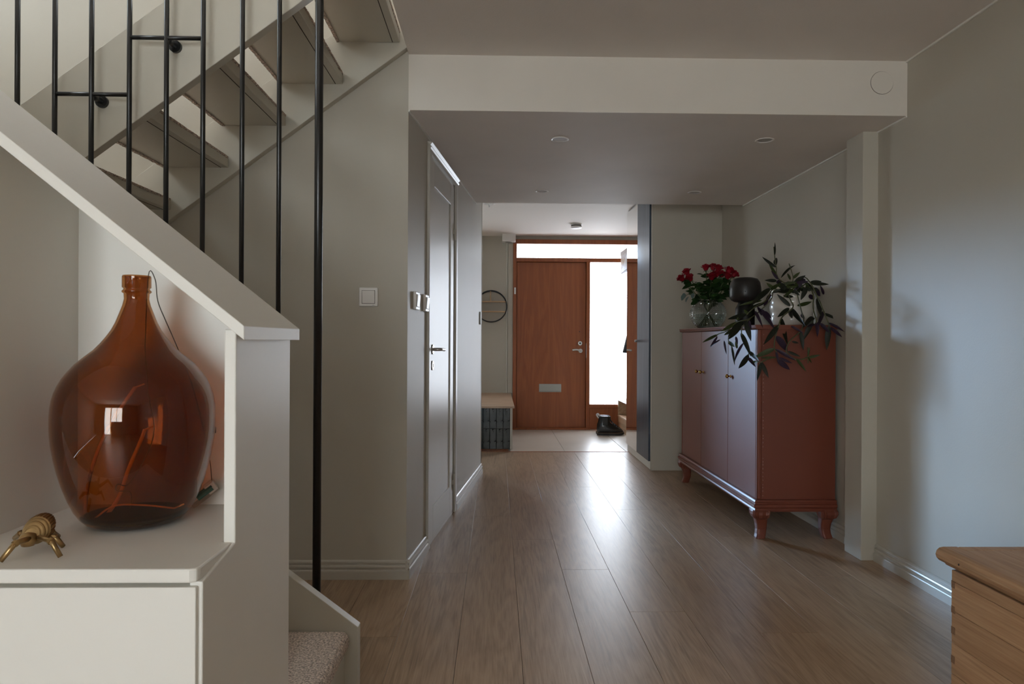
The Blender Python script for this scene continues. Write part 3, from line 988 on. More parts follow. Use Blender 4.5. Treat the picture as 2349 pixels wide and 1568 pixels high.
def bloom_mesh():
    """rosebud: nested curling petals about a cone"""
    m = MB()
    for lay, (cnt, r0, r1, h, curl, lift) in enumerate(((3, .006, .010, .046, -.002, .008), (4, .009, .017, .047, .002, .004), (5, .011, .023, .044, .006, .0), (5, .012, .027, .036, .012, -.002))):
        for k in range(cnt):
            a0 = 2 * pi * (k + .37 * lay) / cnt
            half = pi / cnt * 1.25
            nu, nw = 4, 6
            vs, fs = [], []
            for i in range(nu + 1):
                t = i / nu
                r = r0 + (r1 - r0) * (t ** .7) + (curl * max(0, t - .7) / .3 if t > .7 else 0)
                for j in range(nw + 1):
                    s = j / nw * 2 - 1
                    a = a0 + half * s * (0.75 + .35 * sin(pi * min(1, t + .15)))
                    edge = 1 - .18 * s * s * t
                    rr = r * (1 - .10 * abs(s) ** 2 * (1 - t)) + .0015 * (s > 0) * t
                    vs.append((rr * cos(a), rr * sin(a), lift + h * t * edge))
            for i in range(nu):
                for j in range(nw):
                    a = i * (nw + 1) + j
                    fs.append((a, a + 1, a + nw + 2, a + nw + 1))
            m.add(vs, fs)
    me = m.mesh('bloom')
    me.polygons.foreach_set('use_smooth', [True] * len(me.polygons))
    me.materials.append(ROSE)
    return me


BLOOM = bloom_mesh()
SEPAL = leaf_mesh('sepal', 4, .3, .5, .1)
zz = .1084
blooms = [(215, 430, -.02), (325, 300, .03), (395, 425, -.03), (728, 205, .02), (885, 200, .05), (990, 228, .0), (855, 400, -.07), (945, 345, -.03), (1062, 348, .06), (1215, 278, .03), (1190, 385, -.04), (1325, 345, .05)]
centre = Vector((VX, VY, CT + .02))
mouth = Vector((VX, VY, CT + VH))
rose_labels = ['outermost red rose leaning towards the blue-black wardrobe door', 'red rose rising just above the pair that leans towards the wardrobe',
               'red rose beside the outermost one, above the pale drooping spray', 'tallest red rose, single on a bare upright stem', 'high red rose standing right beside the tallest one',
               'high red rose on the lamp side of the upper pair', 'low red rose turned to the hall in the middle of the bunch', 'red rose just above the low one in the middle of the bunch',
               'red rose tucked deep between the leaves behind the others', 'upright red rose topping the cluster beside the black lamp', 'red rose under the upright one, touching the lamp shade outline',
               'red rose half hidden behind the black lamp shade']
for n_, (X_, Y_, dy) in enumerate(blooms):
    bp = at(1540 + X_ * zz, 590 + Y_ * zz + 2.0, VY + dy)
    out = Vector((bp.x - VX, bp.y - VY, 0))
    mp = mouth + out * .30
    mp.z = CT + VH
    lean = (bp - mp).normalized()
    r = tag(empty('rose', centre), rose_labels[n_], 'rose', 'red roses in the glass vase')
    foot = centre - out * .35 + Vector((0, 0, 0.0))
    base = bp - lean * .018
    path = cat_rom([foot, mp, mp * .45 + base * .55 + Vector((0, 0, .012)), base], 5)
    MB().tube(path, .0028, 6).build('stem', ROSESTEM, r, smooth=True)
    b = bpy.data.objects.new('bloom', BLOOM)
    COL.objects.link(b)
    b.parent = r
    rot = lean.to_track_quat('Z', 'Y').to_matrix().to_4x4()
    b.matrix_local = Matrix.Translation(base - wloc(r)) @ rot @ Matrix.Rotation(random.uniform(0, 6), 4, 'Z') @ Matrix.Scale(random.uniform(.90, 1.05), 4)
    for k in range(4):
        a = 2 * pi * k / 4 + .4
        side = rot.to_3x3() @ Vector((cos(a), sin(a), 0))
        put_leaf(SEPAL, r, frame_to(base, base + side * .024 - lean * .004, .3), ROSELEAF, 'sepal')
    for k in range(12):
        t = .34 + .046 * k + random.uniform(-.02, .02)
        q = path[min(len(path) - 1, int(t * (len(path) - 1)))]
        a = random.uniform(0, 2 * pi)
        d = Vector((cos(a), sin(a) * .8, random.uniform(-.35, .55)))
        L = random.uniform(.055, .085)
        q0 = q + d * .012
        e_ = q0 + d * L
        if e_.z < CT + VH - .035:
            e_.z = CT + VH - .035 + random.uniform(0, .02)
        put_leaf(ROSE_LEAF, r, frame_to(q0, e_, random.uniform(-1.2, 1.2)), ROSELEAF)
# spray of blue-grey leaves drooping over the lip
es_ = tag(empty('leaf_spray', centre), 'drooping blue-grey leaf spray tucked among the roses', 'foliage')
pts = [mouth, at(1592, 672, VY - .05), at(1576, 676, VY - .07), at(1566, 688, VY - .08)]
MB().tube(cat_rom(pts, 5), .0016, 5).build('stem', ROSESTEM, es_)
for (a, b) in (((1572, 674), (1563, 688)), ((1580, 680), (1572, 692)), ((1590, 672), (1588, 684)), ((1584, 676), (1594, 680)), ((1570, 672), (1567, 680))):
    put_leaf(ROSE_LEAF, es_, frame_to(at(*a, VY - .07), at(*b, VY - .09), random.uniform(-.6, .6)), EUCALYPT)

# ------------------------------------------------------------------ mushroom table lamp
LY = 4.80
lp_ = at(1709, 745, LY)
la = tag(empty('table_lamp', (lp_.x, LY, CT)), 'black mushroom-shaped table lamp between vase and plant', 'table lamp')
MB().lathe([(.0, 0), (.056, 0), (.062, .006), (.0635, .06), (.0645, .10), (.062, .135), (.050, .158), (.046, .166), (.046, .180), (.0, .180)], (0, 0, 0), 48, cap=False).build('base', LAMPBASE, la, local=True, smooth=True)
MB().lathe([(.0, .172), (.046, .172), (.072, .176), (.093, .188), (.103, .210), (.105, .240), (.103, .275), (.096, .308), (.080, .330), (.052, .339), (.0, .340)], (0, 0, 0), 64, cap=False).build('shade', LAMPSHADE, la, local=True, smooth=True)
kb = MB().lathe([(.0, .0), (.004, .0), (.004, .004), (.0, .005)], (0, 0, 0), 12, cap=False)
kb.v = [(-.034 + x, -.0985 - z, .240 + y) for x, y, z in kb.v]
kb.build('switch_button', BLACKMATT, la, local=True)

# ------------------------------------------------------------------ trailing purple plant in an ivory pot
PY_ = 4.17
pp = at(1816, 700, PY_)
PX_ = pp.x
po = tag(empty('plant_pot', (PX_, PY_, CT)), 'ivory glazed pot with bulging ribs on the cabinet', 'plant pot')
prof = [(.0, 0), (.100, 0), (.108, .006)]
for z0, z1, r in ((.006, .075, .121), (.078, .140, .124), (.143, .195, .126)):
    for k in range(1, 8):
        t = k / 8
        prof.append((r - .014 + .014 * sin(pi * t) ** .5, z0 + (z1 - z0) * t))
prof += [(.121, .200), (.124, .212), (.125, .222), (.121, .226), (.114, .224), (.112, .205)]
MB().lathe(prof, (0, 0, 0), 64, cap=False).build('vessel', POT, po, local=True, smooth=True)
MB().lathe([(.0, .207), (.06, .210), (.114, .206)], (0, 0, 0), 40, cap=False).build('soil', SOIL, po, local=True, smooth=True)

pl = tag(empty('trailing_plant', (PX_, PY_, CT + .205)), 'trailing purple-leaved plant spilling over the cabinet edge', 'plant')
Q = 4.127
LONG_LEAF = [leaf_mesh('long_leaf', 10, .30, b_, .30, lance=True) for b_ in (.06, .24, .15, -.12)]


def pz(X_, Y_, y=None):
    px, py = 1480 + X_ / Q, 520 + Y_ / Q
    if y is None:
        below = py > 735
        if px < 1740:
            y = 3.82 + (1740 - px) * .0035
            if py < 735:
                y = max(y, 3.93)
        elif below:
            y = 3.81
        else:
            y = 4.00 + max(0, (650 - py)) * .0016
    return at(px, py, y)


G, D, P = LEAF_GREEN, LEAF_DARK, LEAF_PURPLE
leaves = [
    (1225, 272, 1215, 148, 24, D), (1240, 362, 1238, 266, 60, D), (1238, 382, 1095, 288, 42, D), (1258, 492, 1176, 340, 42, G), (1258, 496, 1170, 420, 36, P), (1288, 482, 1452, 300, 36, D),
    (1245, 512, 1128, 506, 46, D), (1397, 488, 1448, 432, 42, G), (1372, 502, 1364, 430, 36, G), (1242, 532, 1324, 494, 56, P), (1212, 582, 1144, 534, 44, G),
    (1572, 536, 1704, 560, 56, D), (1596, 578, 1682, 656, 74, P), (1556, 640, 1612, 698, 60, P), (1530, 578, 1462, 688, 62, D), (1630, 678, 1642, 892, 72, D), (1690, 820, 1772, 876, 42, D),
    (1732, 908, 1884, 986, 36, P), (1740, 938, 1714, 1166, 70, D), (1750, 948, 1816, 1056, 46, P), (1655, 912, 1732, 1002, 52, P), (1620, 898, 1600, 1022, 52, P), (1588, 888, 1488, 1066, 62, D),
    (1602, 918, 1492, 962, 44, P), (1692, 798, 1624, 952, 46, P), (1440, 744, 1622, 708, 52, G), (1372, 748, 1252, 638, 56, D), (1362, 770, 1218, 860, 62, D), (1332, 622, 1220, 618, 38, D),
    (1308, 650, 1444, 668, 42, D), (1386, 778, 1444, 902, 62, D), (1368, 800, 1382, 914, 52, D), (1592, 858, 1466, 934, 72, D), (1366, 558, 1334, 622, 58, P), (1400, 600, 1446, 648, 42, D),
    (1478, 828, 1526, 894, 44, P), (1182, 584, 972, 742, 74, D), (1102, 698, 918, 726, 42, G), (1134, 718, 946, 784, 42, D), (962, 828, 772, 878, 62, D), (972, 822, 928, 784, 42, G),
    (1082, 778, 1202, 904, 62, P), (1062, 758, 1112, 852, 42, P), (872, 904, 718, 988, 52, G), (916, 898, 768, 1074, 102, D), (950, 888, 972, 1062, 72, D), (852, 958, 718, 1038, 46, G),
    (682, 1018, 543, 1082, 42, G), (684, 1038, 598, 1134, 32, P), (712, 1068, 572, 1144, 26, P), (748, 1078, 766, 1204, 28, P), (788, 1088, 858, 1142, 48, G), (818, 1128, 836, 1308, 32, D),
    (934, 1098, 798, 1294, 42, P), (908, 1008, 974, 1206, 62, D), (858, 1038, 878, 1116, 34, P), (984, 888, 986, 978, 34, P), (977, 1208, 872, 1364, 72, D), (976, 1238, 1014, 1308, 48, P),
    (984, 1178, 1094, 1272, 52, D), (1008, 1280, 1074, 1274, 30, G), (1096, 1284, 1048, 1458, 48, D), (1100, 1284, 1138, 1418, 52, D), (1266, 928, 1088, 1118, 68, D), (1290, 868, 1342, 1104, 62, D),
    (1240, 1038, 1364, 1178, 88, P), (1222, 1154, 1016, 1232, 66, G), (1232, 1158, 1404, 1272, 46, P), (1240, 1178, 1246, 1284, 32, P), (1250, 1258, 1374, 1358, 68, P), (1470, 988, 1482, 1164, 52, D),
    (1350, 1178, 1450, 1226, 36, D), (1430, 1248, 1492, 1364, 38, G), (1544, 1236, 1622, 1214, 38, G), (1540, 1230, 1544, 1138, 22, G), (1540, 1230, 1550, 1292, 22, G), (1268, 1238, 1388, 1292, 36, P),
    (1450, 560, 1340, 545, 50, D), (1480, 520, 1530, 490, 60, P), (1420, 520, 1500, 468, 60, D), (1330, 540, 1418, 520, 50, P), (1460, 560, 1540, 600, 50, P), (1190, 640, 1120, 700, 46, P),
    (1160, 690, 1090, 760, 44, P), (1010, 810, 940, 850, 44, D), (1040, 800, 1070, 900, 40, P), (900, 860, 830, 880, 40, G), (1130, 800, 1180, 870, 46, P), (1380, 940, 1480, 1006, 34, P),
    (1390, 1085, 1450, 1100, 30, D), (1690, 640, 1640, 560, 40, P), (1100, 1240, 1210, 1235, 28, G), (870, 1150, 830, 1080, 34, G),
]
for k in range(26):                      # tangle of shorter leaves about the pot mouth
    a_ = random.uniform(-.3, pi + .3)
    x0_, y0_ = 1400 + 170 * cos(a_) * random.uniform(.5, 1), 560 - 50 * random.uniform(-.6, 1)
    L_ = random.uniform(80, 130)
    b_ = random.choice((random.uniform(.2, 1.2), random.uniform(2.0, 3.0), random.uniform(-.6, .3)))
    leaves.append((x0_, y0_, x0_ + L_ * cos(b_), y0_ + L_ * sin(b_) * .8, random.uniform(34, 52), random.choice((D, D, P, G))))
for i, (xa, ya, xb, yb, wd_, mt) in enumerate(leaves):
    a, b = pz(xa, ya), pz(xb, yb)
    b.y += random.uniform(-.05, .03) if ya < 800 else random.uniform(-.06, .0)
    L = (b - a).length
    ws = (wd_ / Q / 1640 * 4.0) / (L * .30) * .84
    # turn the blade so that it faces the hall
    x = (b - a).normalized()
    up = Vector((0, 0, 1)) if abs(x.z) < .95 else Vector((0, -1, 0))
    y = up.cross(x).normalized()
    z = x.cross(y)
    view = Vector((.4, 1, .0)).normalized()
    roll = math.atan2(-y.dot(view), -z.dot(view) if abs(z.dot(view)) > 1e-6 else 1e-6)
    roll = math.atan2(y.dot(view), -z.dot(view)) + random.uniform(-.45, .45)
    put_leaf(LONG_LEAF[i % 4], pl, frame_to(a, b, roll, ws), mt)
root = [Vector((PX_ + random.uniform(-.05, .05), PY_ + random.uniform(-.06, .04), CT + .205)) for _ in range(14)]
stems = [
    [(1272, 500), (1240, 380), (1225, 270), (1218, 190)], [(1400, 500), (1385, 420), (1362, 348)],
    [(1400, 530, 4.10), (1500, 475, 4.02), (1570, 540, 3.95), (1625, 650, 3.88), (1690, 800, 3.83), (1732, 905), (1750, 955)],
    [(1530, 540, 4.06), (1590, 640, 3.96), (1590, 770, 3.88), (1620, 890), (1600, 930)],
    [(1230, 600, 4.05), (1190, 690, 3.99), (1080, 800), (985, 870), (870, 905), (770, 985), (690, 1015), (670, 1040)],
    [(1210, 590, 4.05), (1150, 690, 3.97), (1040, 760), (960, 830)],
    [(1000, 860), (915, 960), (930, 1090), (980, 1170), (975, 1215)],
    [(860, 940), (790, 1050), (800, 1100), (822, 1140)],
    [(1420, 560, 4.03), (1450, 680, 4.00), (1480, 800, 3.95), (1500, 870, 3.84), (1480, 975), (1370, 1080), (1335, 1170), (1370, 1225), (1440, 1255), (1500, 1250), (1538, 1232)],
    [(1340, 570, 4.03), (1370, 680, 4.00), (1400, 760, 3.97), (1300, 850, 3.86), (1265, 930), (1232, 1050), (1222, 1140), (1240, 1180), (1245, 1230), (1160, 1250), (1098, 1284)],
    [(1000, 1260), (1020, 1285), (1075, 1275)], [(1540, 1140), (1542, 1290)],
]
for i, s_ in enumerate(stems):
    pts = [pz(*q) for q in s_]
    if i in (0, 1, 2, 3, 4, 5, 8, 9):
        pts = [root[i]] + pts
    MB().tube(cat_rom(pts, 5), .0034 if i not in (0, 1, 7, 10, 11) else .0027, 6).build('stem', STEM_PLANT, pl, smooth=True)

# ------------------------------------------------------------------ old pine chest
ch = tag(empty('blanket_chest', (1.61, 1.5, 0)), 'old stripped pine chest with a round-edged lid against the wall', 'chest')
HX, HY0, HY1 = 1.347, 0.95, 2.08
bx('carcass', PINE, (HX + .018, 1.866, HY0 + .002, HY1 - .002, 0.0, .405), ch, .001)
for z0, z1 in ((.0, .105), (.1065, .196), (.1975, .291), (.2925, .377), (.3785, .411)):
    bx('board', PINE, (HX + random.uniform(-.0006, .0006), HX + .02, HY0, HY1, z0, z1), ch, .0012, seg=1)
for z in (.235, .297, .370, .150, .065):
    bx('dovetail', PINE_END, (HX - .0007, HX + .018, HY1 - .017, HY1 + .001, z - .012, z + .010), ch, .001, seg=1)
lid = empty('lid', Vector((1.61, 1.5, .412)) - Vector((1.61, 1.5, 0)))
lid.parent = ch
nose = [(1.380, .4705), (1.340, .4705), (1.327, .468), (1.319, .461), (1.3155, .450), (1.318, .440), (1.326, .431), (1.335, .427), (1.343, .424), (1.347, .417), (1.380, .417)]
MB().prism(nose, 'y', HY0 - .03, HY1 + .028).build('lid_edge', PINE, lid, bevel=.001)
bx('lid_board', PINE, (1.382, 1.868, HY0 - .03, HY1 - .010, .417, .4700), lid, .001)
bx('lid_end', PINE, (1.382, 1.868, HY1 - .009, HY1 + .028, .417, .4705), lid, .004)
for (y, x) in ((HY1 + .0285, 1.332),):
    MB().disc((x, y - .001, .452), (0, 1, 0), .003, .001, 10).build('nail_hole', GAP, lid)
for y in (2.0, 1.72):
    MB().disc((1.3162, y, .450), (-1, 0, 0), .003, .0012, 10).build('nail_hole', GAP, lid)

# ------------------------------------------------------------------ staircase
RISE, GO = .1888, .252
# lower flight, up to the left behind the casing
s1 = tag(empty('stair_flight', (-.45, 1.8, 0)), 'lower stair flight with taupe carpet on its bottom step', 'staircase')
for i in range(1, 7):
    nx, z = -.447 - GO * (i - 1), RISE * i
    MB().box(nx - .285, nx - .004, 1.374, 2.198, z - .048, z - .008).build('tread', STAIRPAINT, s1, bevel=.003)
    MB().prism([(nx - .285, z - .009), (nx - .022, z - .009), (nx - .012, z - .014), (nx - .008, z - .026), (nx - .010, z - .052), (nx - .018, z - .054), (nx + .000, z - .050), (nx + .004, z - .026), (nx + .001, z - .010),
                (nx - .010, z - .001), (nx - .025, z), (nx - .285, z)][::-1] if False else
               [(nx - .285, z), (nx - .022, z), (nx - .008, z - .003), (nx + .001, z - .012), (nx + .004, z - .028), (nx + .001, z - .046), (nx - .006, z - .054), (nx - .285, z - .009)],
               'y', 1.373, 2.192).build('carpet', CARPET, s1, smooth=False)
    MB().box(nx - .03, nx - .012, 1.374, 2.198, z - RISE, z - .048).build('riser', STAIRPAINT, s1)
# white side board of the lower flight
sl = .755
xe = -.418
zt = .200
MB().prism([(xe, 0), (xe, zt), (xe - 1.6, zt + sl * 1.6), (xe - 1.6, zt + sl * 1.6 - .36), (xe - .32, 0)], 'y', 2.198, 2.236).build('stringer', STAIRPAINT, s1, bevel=.002)

s2 = tag(empty('stair_flight', (-1.2, 2.8, 1.32)), 'upper open-tread stair flight seen from below through black bars', 'staircase')
for j in range(8, 14):
    nx, z = -.705 - GO * (13 - j), RISE * j
    MB().box(nx, nx + .268, 2.428, 3.205, z - .048, z - .006).build('tread', STAIRPAINT, s2, bevel=.003)
    MB().box(nx + .235, nx + .238, 2.430, 3.200, z - .0490, z - .047).build('groove', GAP, s2)
    c_ = MB().box(nx - .006, nx + .270, 2.432, 3.200, z - .007, z).box(nx - .009, nx + .001, 2.432, 3.200, z - .052, z).build('carpet', CARPET, s2, bevel=.002)
    # frayed cut edge of the carpet
    fr = MB()
    for k in range(150):
        y = 2.435 + .76 * k / 150 + random.uniform(-.002, .002)
        w_, h_ = random.uniform(.001, .0035), random.uniform(.001, .0045)
        fr.box(nx + .268, nx + .269 + w_, y, y + .005, z - .006 - h_, z)
        fr.box(nx - .009 - w_ * .3, nx + .003, y, y + .005, z - .052 - h_, z - .048)
    tag(fr.build('carpet_fray', CARPET, s2), kind='stuff')
low = lambda x: 2.688 + .7455 * x
MB().prism([(-2.05, low(-2.05)), (-.410, low(-.410)), (-.410, low(-.410) + .330), (-2.05, low(-2.05) + .330)], 'y', 2.390, 2.430).build('stringer', STAIRPAINT, s2, bevel=.002)
MB().prism([(-2.05, low(-2.05)), (-.404, low(-.404)), (-.404, low(-.404) + .300), (-2.05, low(-2.05) + .300)], 'y', 3.205, 3.246).build('stringer', STAIRPAINT, s2, bevel=.002)
bx('landing', STAIRPAINT, (-2.95, -1.97, 1.42, 3.2, 1.25, 1.32), s2, .003)

# black railing
BY = 2.33
rl = tag(empty('stair_railing', (-1.1, BY, 0)), 'black steel stair railing of slim vertical bars', 'railing')
bar_px = [40, 126, 210, 297, 382, 466, 556, 641]
bar_x = []
for px in bar_px:
    a = at(px, 150, BY)
    bar_x.append(a.x)
    zb = zt + sl * (xe - a.x) + .02
    zb -= .10
    MB().tube([(a.x, BY, zb), (a.x, BY, 3.4)], .0078, 12).build('baluster', BLACK, rl, smooth=True)
    MB().tube([(a.x, BY, zb + .02), (a.x, 2.234, zb + .02)], .0065, 10).build('foot_bracket', BLACK, rl, smooth=True)
for k in range(1, 4):
    x = bar_x[0] - .1222 * k
    MB().tube([(x, BY, zt + sl * (xe - x)), (x, BY, 3.4)], .0078, 12).build('baluster', BLACK, rl, smooth=True)
px_ = at(729.5, 700, BY).x
MB().tube([(px_, BY, 0), (px_, BY, 3.4)], .0135, 16).build('newel_pole', BLACK, rl, smooth=True)
for (i0, i1, py) in ((1, 3, 216), (3, 5, 87)):
    z = at((bar_px[i0] + bar_px[i1]) / 2, py, BY).z
    MB().tube([(bar_x[i0], BY, z), (bar_x[i1], BY, z)], .0070, 10).build('crossbar', BLACK, rl, smooth=True)
    xm = bar_x[i0 + 1]
    MB().tube([(xm, BY, z), (xm, BY + .02, z - .004), (xm + .004, 2.391, z - .006)], .010, 10).build('bracket', BLACK, rl, smooth=True)
    MB().disc((xm + .004, 2.378, z - .006), (0, 1, 0), .020, .012, 24).build('bracket_plate', BLACK, rl)
MB().tube([(bar_x[0] - .3666, BY, 3.4), (px_, BY, 3.4)], .015, 10).build('top_rail', BLACK, rl)

# ------------------------------------------------------------------ stair side casing with alcove, and the built-in cabinet
DT = .774
YF, Y2, Y3, YN = .959, 1.088, 1.371, 1.335
XP = -.392
ca = tag(empty('stair_casing', (-.6, 1.2, 0)), 'white stair side casing with a sloping board cap and an open alcove', 'stair casing')
rb = lambda x: 1.078 + .795 * (-.376 - x)       # underside of the sloping cap
MB().prism([(YF + .010, 0), (Y3, 0), (Y3, rb(XP) + .004), (Y2, rb(XP) + .004), (Y2, DT - .001), (YF + .010, DT - .020)], 'x', XP - .018, XP).build('end_panel', WHITE, ca, bevel=.002)
MB().prism([(-.79, DT - .02), (XP - .018, DT - .02), (XP - .018, rb(XP - .018) + .004), (-.79, rb(-.79) + .004)], 'y', YN, Y3).build('back_panel', WHITE, ca)
MB().prism([(Y2, DT - .02), (YN, DT - .02), (YN, rb(-.79) + .003), (Y2, rb(-.79) + .003)], 'x', -.79, -.77).build('side_panel', WHITE, ca)
MB().prism([(-1.84, 0), (-.79, 0), (-.79, rb(-.79) + .004), (-1.84, rb(-1.84) + .004)], 'y', Y2, Y2 + .03).build('front_panel', WHITE, ca)
MB().prism([(-1.84, 0), (-.79, 0), (-.79, rb(-.79) + .004), (-1.84, rb(-1.84) + .004)], 'y', Y3 - .02, Y3).build('rear_panel', WHITE, ca)
MB().prism([(-1.86, rb(-1.86)), (-.376, rb(-.376)), (-.376, rb(-.376) + .0215), (-1.86, rb(-1.86) + .0215)], 'y', 1.076, 1.377).build('sloping_cap', WHITE, ca, bevel=.0012)

bc = tag(empty('built_in_cabinet', (-1.0, 1.15, 0)), 'white built-in cabinet whose top carries the brown demijohn', 'cabinet')
MB().prism([(-1.84, YF), (XP - .014, YF), (XP - .006, YF + .004), (XP - .004, YF + .012), (XP - .004, Y2), (XP - .018, Y2), (XP - .018, YN + .002), (-.772, YN + .002), (-.772, Y2), (-1.84, Y2)], 'z', DT - .019, DT).build('top', WHITE, bc, bevel=.0025)
bx('carcass', WHITE, (-1.82, XP - .020, YF + .024, Y2 - .002, 0, DT - .019), bc, .001)
bx('door', WHITE, (-1.10, XP - .006, YF + .002, YF + .022, .06, DT - .025), bc, .0015)
bx('door', WHITE, (-1.82, -1.104, YF + .002, YF + .022, .06, DT - .025), bc, .0015)
bx('plinth', WHITE, (-1.82, XP - .02, YF + .04, YF + .06, 0, .06), bc, 0)

# ------------------------------------------------------------------ demijohn
BYc = 1.205
bp = at(311, 1198, BYc)
dm = tag(empty('demijohn', (bp.x, BYc, DT)), 'large amber glass demijohn standing on the white cabinet top', 'demijohn')
hw = [(640, 34), (664, 34), (666.5, 30.5), (669, 31), (672, 34.5), (675, 34.5), (678, 30), (690, 29), (705, 33), (720, 39), (744, 49), (760, 58), (775, 69), (790, 82), (805, 97), (820, 117), (836, 137), (852, 152), (867, 164), (882, 173),
      (897, 180), (912, 184.5), (928, 187.5), (945, 189), (965, 189.3), (985, 188.6), (1010, 186), (1040, 180.5), (1070, 173), (1100, 163.5), (1130, 151.5), (1155, 139), (1172, 127), (1184, 114), (1191, 98), (1194, 84)]
K1 = 1640 / 1.2
prof = [(h / (K1 * 1.125), 1.08 - (y - 780) / K1 - DT) for y, h in hw]
zmin = prof[-1][1]
prof = [(r, z - zmin * (1 - (z - zmin) / (prof[0][1] - zmin))) for r, z in prof]
prof = prof[::-1]
prof = [(.0005, .016), (.03, .014), (.05, .006)] + prof
MB().lathe(prof, (0, 0, 0), 96, cap=False).build('bottle_glass', AMBER, dm, local=True, smooth=True)
inner = [(max(r - .0042, .0004), z + (.004 if z < .03 else 0)) for r, z in prof]
MB().lathe(inner, (0, 0, 0), 96, cap=False).build('inner_wall', AMBER, dm, local=True, smooth=True)
rt = prof[-1]
MB().lathe([(rt[0] - .0042, rt[1] - .001), (rt[0] - .0038, rt[1] + .002), (rt[0] - .0005, rt[1] + .002), (rt[0], rt[1] - .001)], (0, 0, 0), 64, cap=False).build('rim', AMBER, dm, local=True, smooth=True)
DUST = plain('dusty_sediment', (.03, .022, .016), .9, var=.5, vscale=70)
MB().lathe([(.0005, .0205), (.055, .012), (.078, .0125), (.080, .016), (.05, .021), (.0005, .026)], (0, 0, 0), 40, cap=False).build('sediment', DUST, dm, local=True, smooth=True)

# twigs lying inside the bottle
TWIG = plain('dry_twig', (.85, .50, .22), .7)
z0 = DT + .02
tw = [[at(195, 1190, 1.235), at(200, 1120, 1.245), at(222, 1040, 1.25), at(258, 965, 1.25), at(310, 888, 1.245)],
      [at(235, 1195, 1.18), at(272, 1140, 1.19), at(295, 1075, 1.20), at(325, 1005, 1.21), at(332, 985, 1.21)],
      [at(215, 1190, 1.16), at(262, 1160, 1.16), at(330, 1158, 1.17), at(400, 1165, 1.18)]]
for k, t_ in enumerate(tw):
    r = tag(empty('dry_twig', t_[0]), ['long curved dry twig leaning inside the amber demijohn', 'short thick dry twig standing in the middle of the demijohn', 'thin dry twig lying along the demijohn bottom'][k], 'twig')
    MB().tube(cat_rom(t_, 6), [.0030, .0034, .0016][k], 6).build('stalk', TWIG, r, smooth=True)
    e = t_[-1]
    MB().tube([e, e + Vector((.014, .004, .006))], .0014, 5).build('side_shoot', TWIG, r)

# fairy-light wire and its battery case
ls = tag(empty('light_string', (-.60, 1.315, DT)), 'thin wire of fairy lights leading from the demijohn neck to its battery case', 'fairy lights')
neck_top = Vector((bp.x, BYc, DT + rt[1]))
pw = [neck_top + Vector((.012, .004, -.12)), neck_top + Vector((.016, .006, .003)), neck_top + Vector((.0275, .006, -.004)), at(362, 690, 1.225), at(380, 735, 1.25), at(402, 785, 1.28), at(440, 880, 1.325), at(470, 1000, 1.328), at(482, 1060, 1.325), at(486, 1108, 1.315)]
MB().tube(cat_rom(pw, 6), .0009, 5).build('wire', WIRE, ls)
pw2 = [neck_top + Vector((.012, .004, -.12)), at(340, 900, 1.21), at(352, 1000, 1.20), at(300, 1105, 1.20), at(270, 1110, 1.18), at(268, 1125, 1.18), at(300, 1130, 1.19), at(290, 1180, 1.20), at(240, 1185, 1.20), at(280, 1195, 1.17), at(360, 1185, 1.19)]
MB().tube(cat_rom(pw2, 6), .0008, 5).build('wire', WIRE, ls)
ax = (at(500, 1118, 1.318) - at(436, 1166, 1.300)) * .94
c0 = at(436, 1166, 1.300) + Vector((0, 0, .010))
axn = ax.normalized()
Rm = axn.to_track_quat('X', 'Z').to_matrix()
def oriented(name, mat, half, off, parent, bevel=.001):
    m = MB().box(-half[0], half[0], -half[1], half[1], -half[2], half[2])
    cc = c0 + ax * .5
    m.v = [tuple(cc + Rm @ (Vector(v) + Vector(off))) for v in m.v]
    return m.build(name, mat, parent, bevel=bevel)
hl = ax.length / 2
bcase = oriented('battery_case', CLEARPLASTIC, (hl, .014, .0105), (0, 0, 0), ls, .002)
for k in (-1, 1):
    m = MB().tube([(-.012, k * .0062, 0), (.018, k * .0062, 0)], .0055, 14)
    cc = c0 + ax * .5
    m.v = [tuple(cc + Rm @ Vector(v)) for v in m.v]
    m.build('battery', BATTERY, bcase)
oriented('switch', PLASTIC, (.009, .008, .0085), (hl - .011, 0, 0), bcase)
oriented('switch_slot', BLACKMATT, (.003, .0083, .002), (hl - .011, -.0004, .003), bcase, 0)
oriented('circuit_board', PLASTIC, (.010, .011, .002), (-hl + .012, 0, 0), bcase)
hk = at(492, 985, YN)
wh = tag(empty('wall_hook', (hk.x, YN, hk.z)), 'tiny dark hook on the alcove back behind the demijohn', 'hook')
MB().box(hk.x - .005, hk.x + .003, YN - .006, YN, hk.z - .006, hk.z + .006).build('plate', BLACKMATT, wh, bevel=.001)
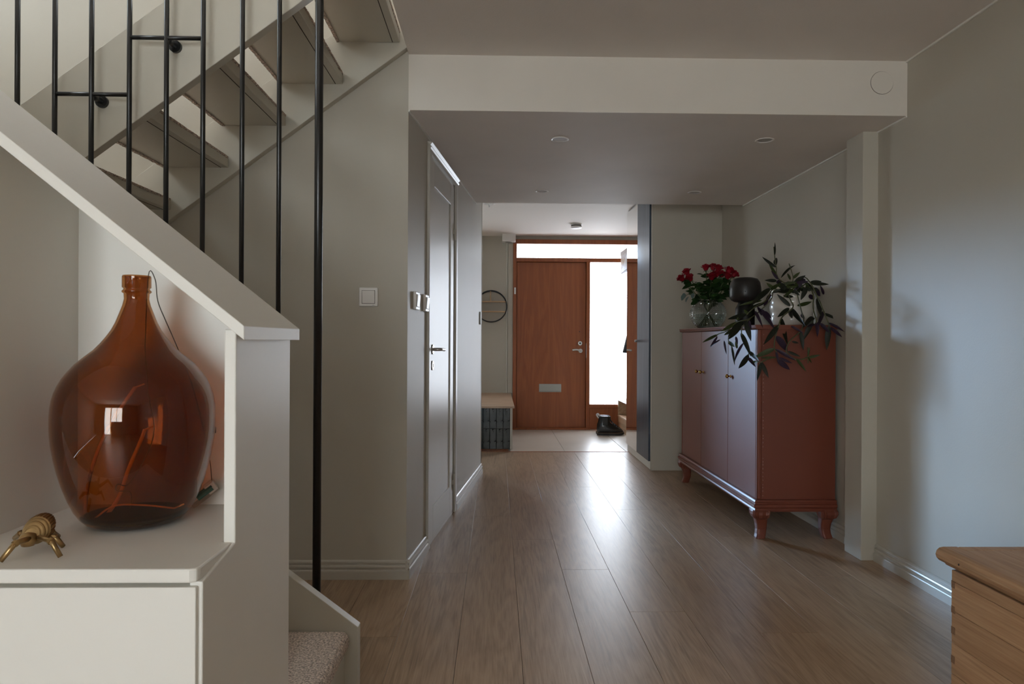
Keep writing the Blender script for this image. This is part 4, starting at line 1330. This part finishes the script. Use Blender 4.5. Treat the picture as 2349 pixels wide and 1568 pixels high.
MB().tube(cat_rom([(hk.x - .001, YN - .004, hk.z + .003), (hk.x - .001, YN - .014, hk.z), (hk.x - .001, YN - .014, hk.z + .008)], 4), .0016, 6).build('prong', BRASS, wh)

# ------------------------------------------------------------------ brass insect ornament
IY = 1.045
b0 = at(84, 1222, IY)
bi = tag(empty('brass_insect', (b0.x, IY, DT)), 'small brass insect figurine with a ribbed back on the cabinet top', 'figurine')
cz = DT + .0255
# ribbed abdomen: round shell lying along Y, tail raised
rings = []
NA = 96
for k in range(25):
    t = k / 24
    r = .0200 * sqrt(max(0.0, 1 - (2 * (.06 + .90 * t) - 1) ** 2))
    y = IY - .014 + .040 * t
    ring = []
    for i in range(NA):
        a = 2 * pi * i / NA
        rib = 1.0
        if t > .36:
            rib = 1 - .075 * (.5 + .5 * cos(26 * a)) * min(1, (t - .36) / .1)
        elif k % 3 == 2:
            rib = .94
        ring.append((b0.x + r * rib * cos(a), y + .004 * sin(a), cz + .010 * t + r * rib * .95 * sin(a)))
    rings.append(ring)
MB().loft(rings).build('abdomen', BRASS, bi, smooth=False)
MB().lathe([(.0, -.011), (.008, -.009), (.0125, 0), (.009, .007), (.0, .010)], (b0.x, IY - .019, cz - .004), 20, cap=False).build('head', BRASS, bi, smooth=True)
legs = [[(72, 1233, 1.025), (36, 1244, .995), (1, 1270, .985)], [(90, 1233, 1.03), (117, 1239, 1.005), (139, 1257, 1.005)], [(104, 1228, 1.055), (126, 1230, 1.045), (145, 1239, 1.055)], [(68, 1228, 1.06), (48, 1222, 1.075), (34, 1214, 1.10)],
        [(100, 1226, 1.075), (118, 1218, 1.085), (134, 1216, 1.11)]]
for l in legs:
    pts = [at(a, b, y) for a, b, y in l]
    pts[-1].z = DT + .003
    if pts[1].z < DT + .012:
        pts[1].z = DT + .014
    o = MB().tube(pts, [.0042, .0040, .0034], 8).build('leg', BRASS, bi, smooth=True)
    MB().tube([pts[1] + (pts[1] - pts[0]) * -.08, pts[1] + (pts[2] - pts[1]) * .10], .0050, 8).build('joint', BRASS, o)
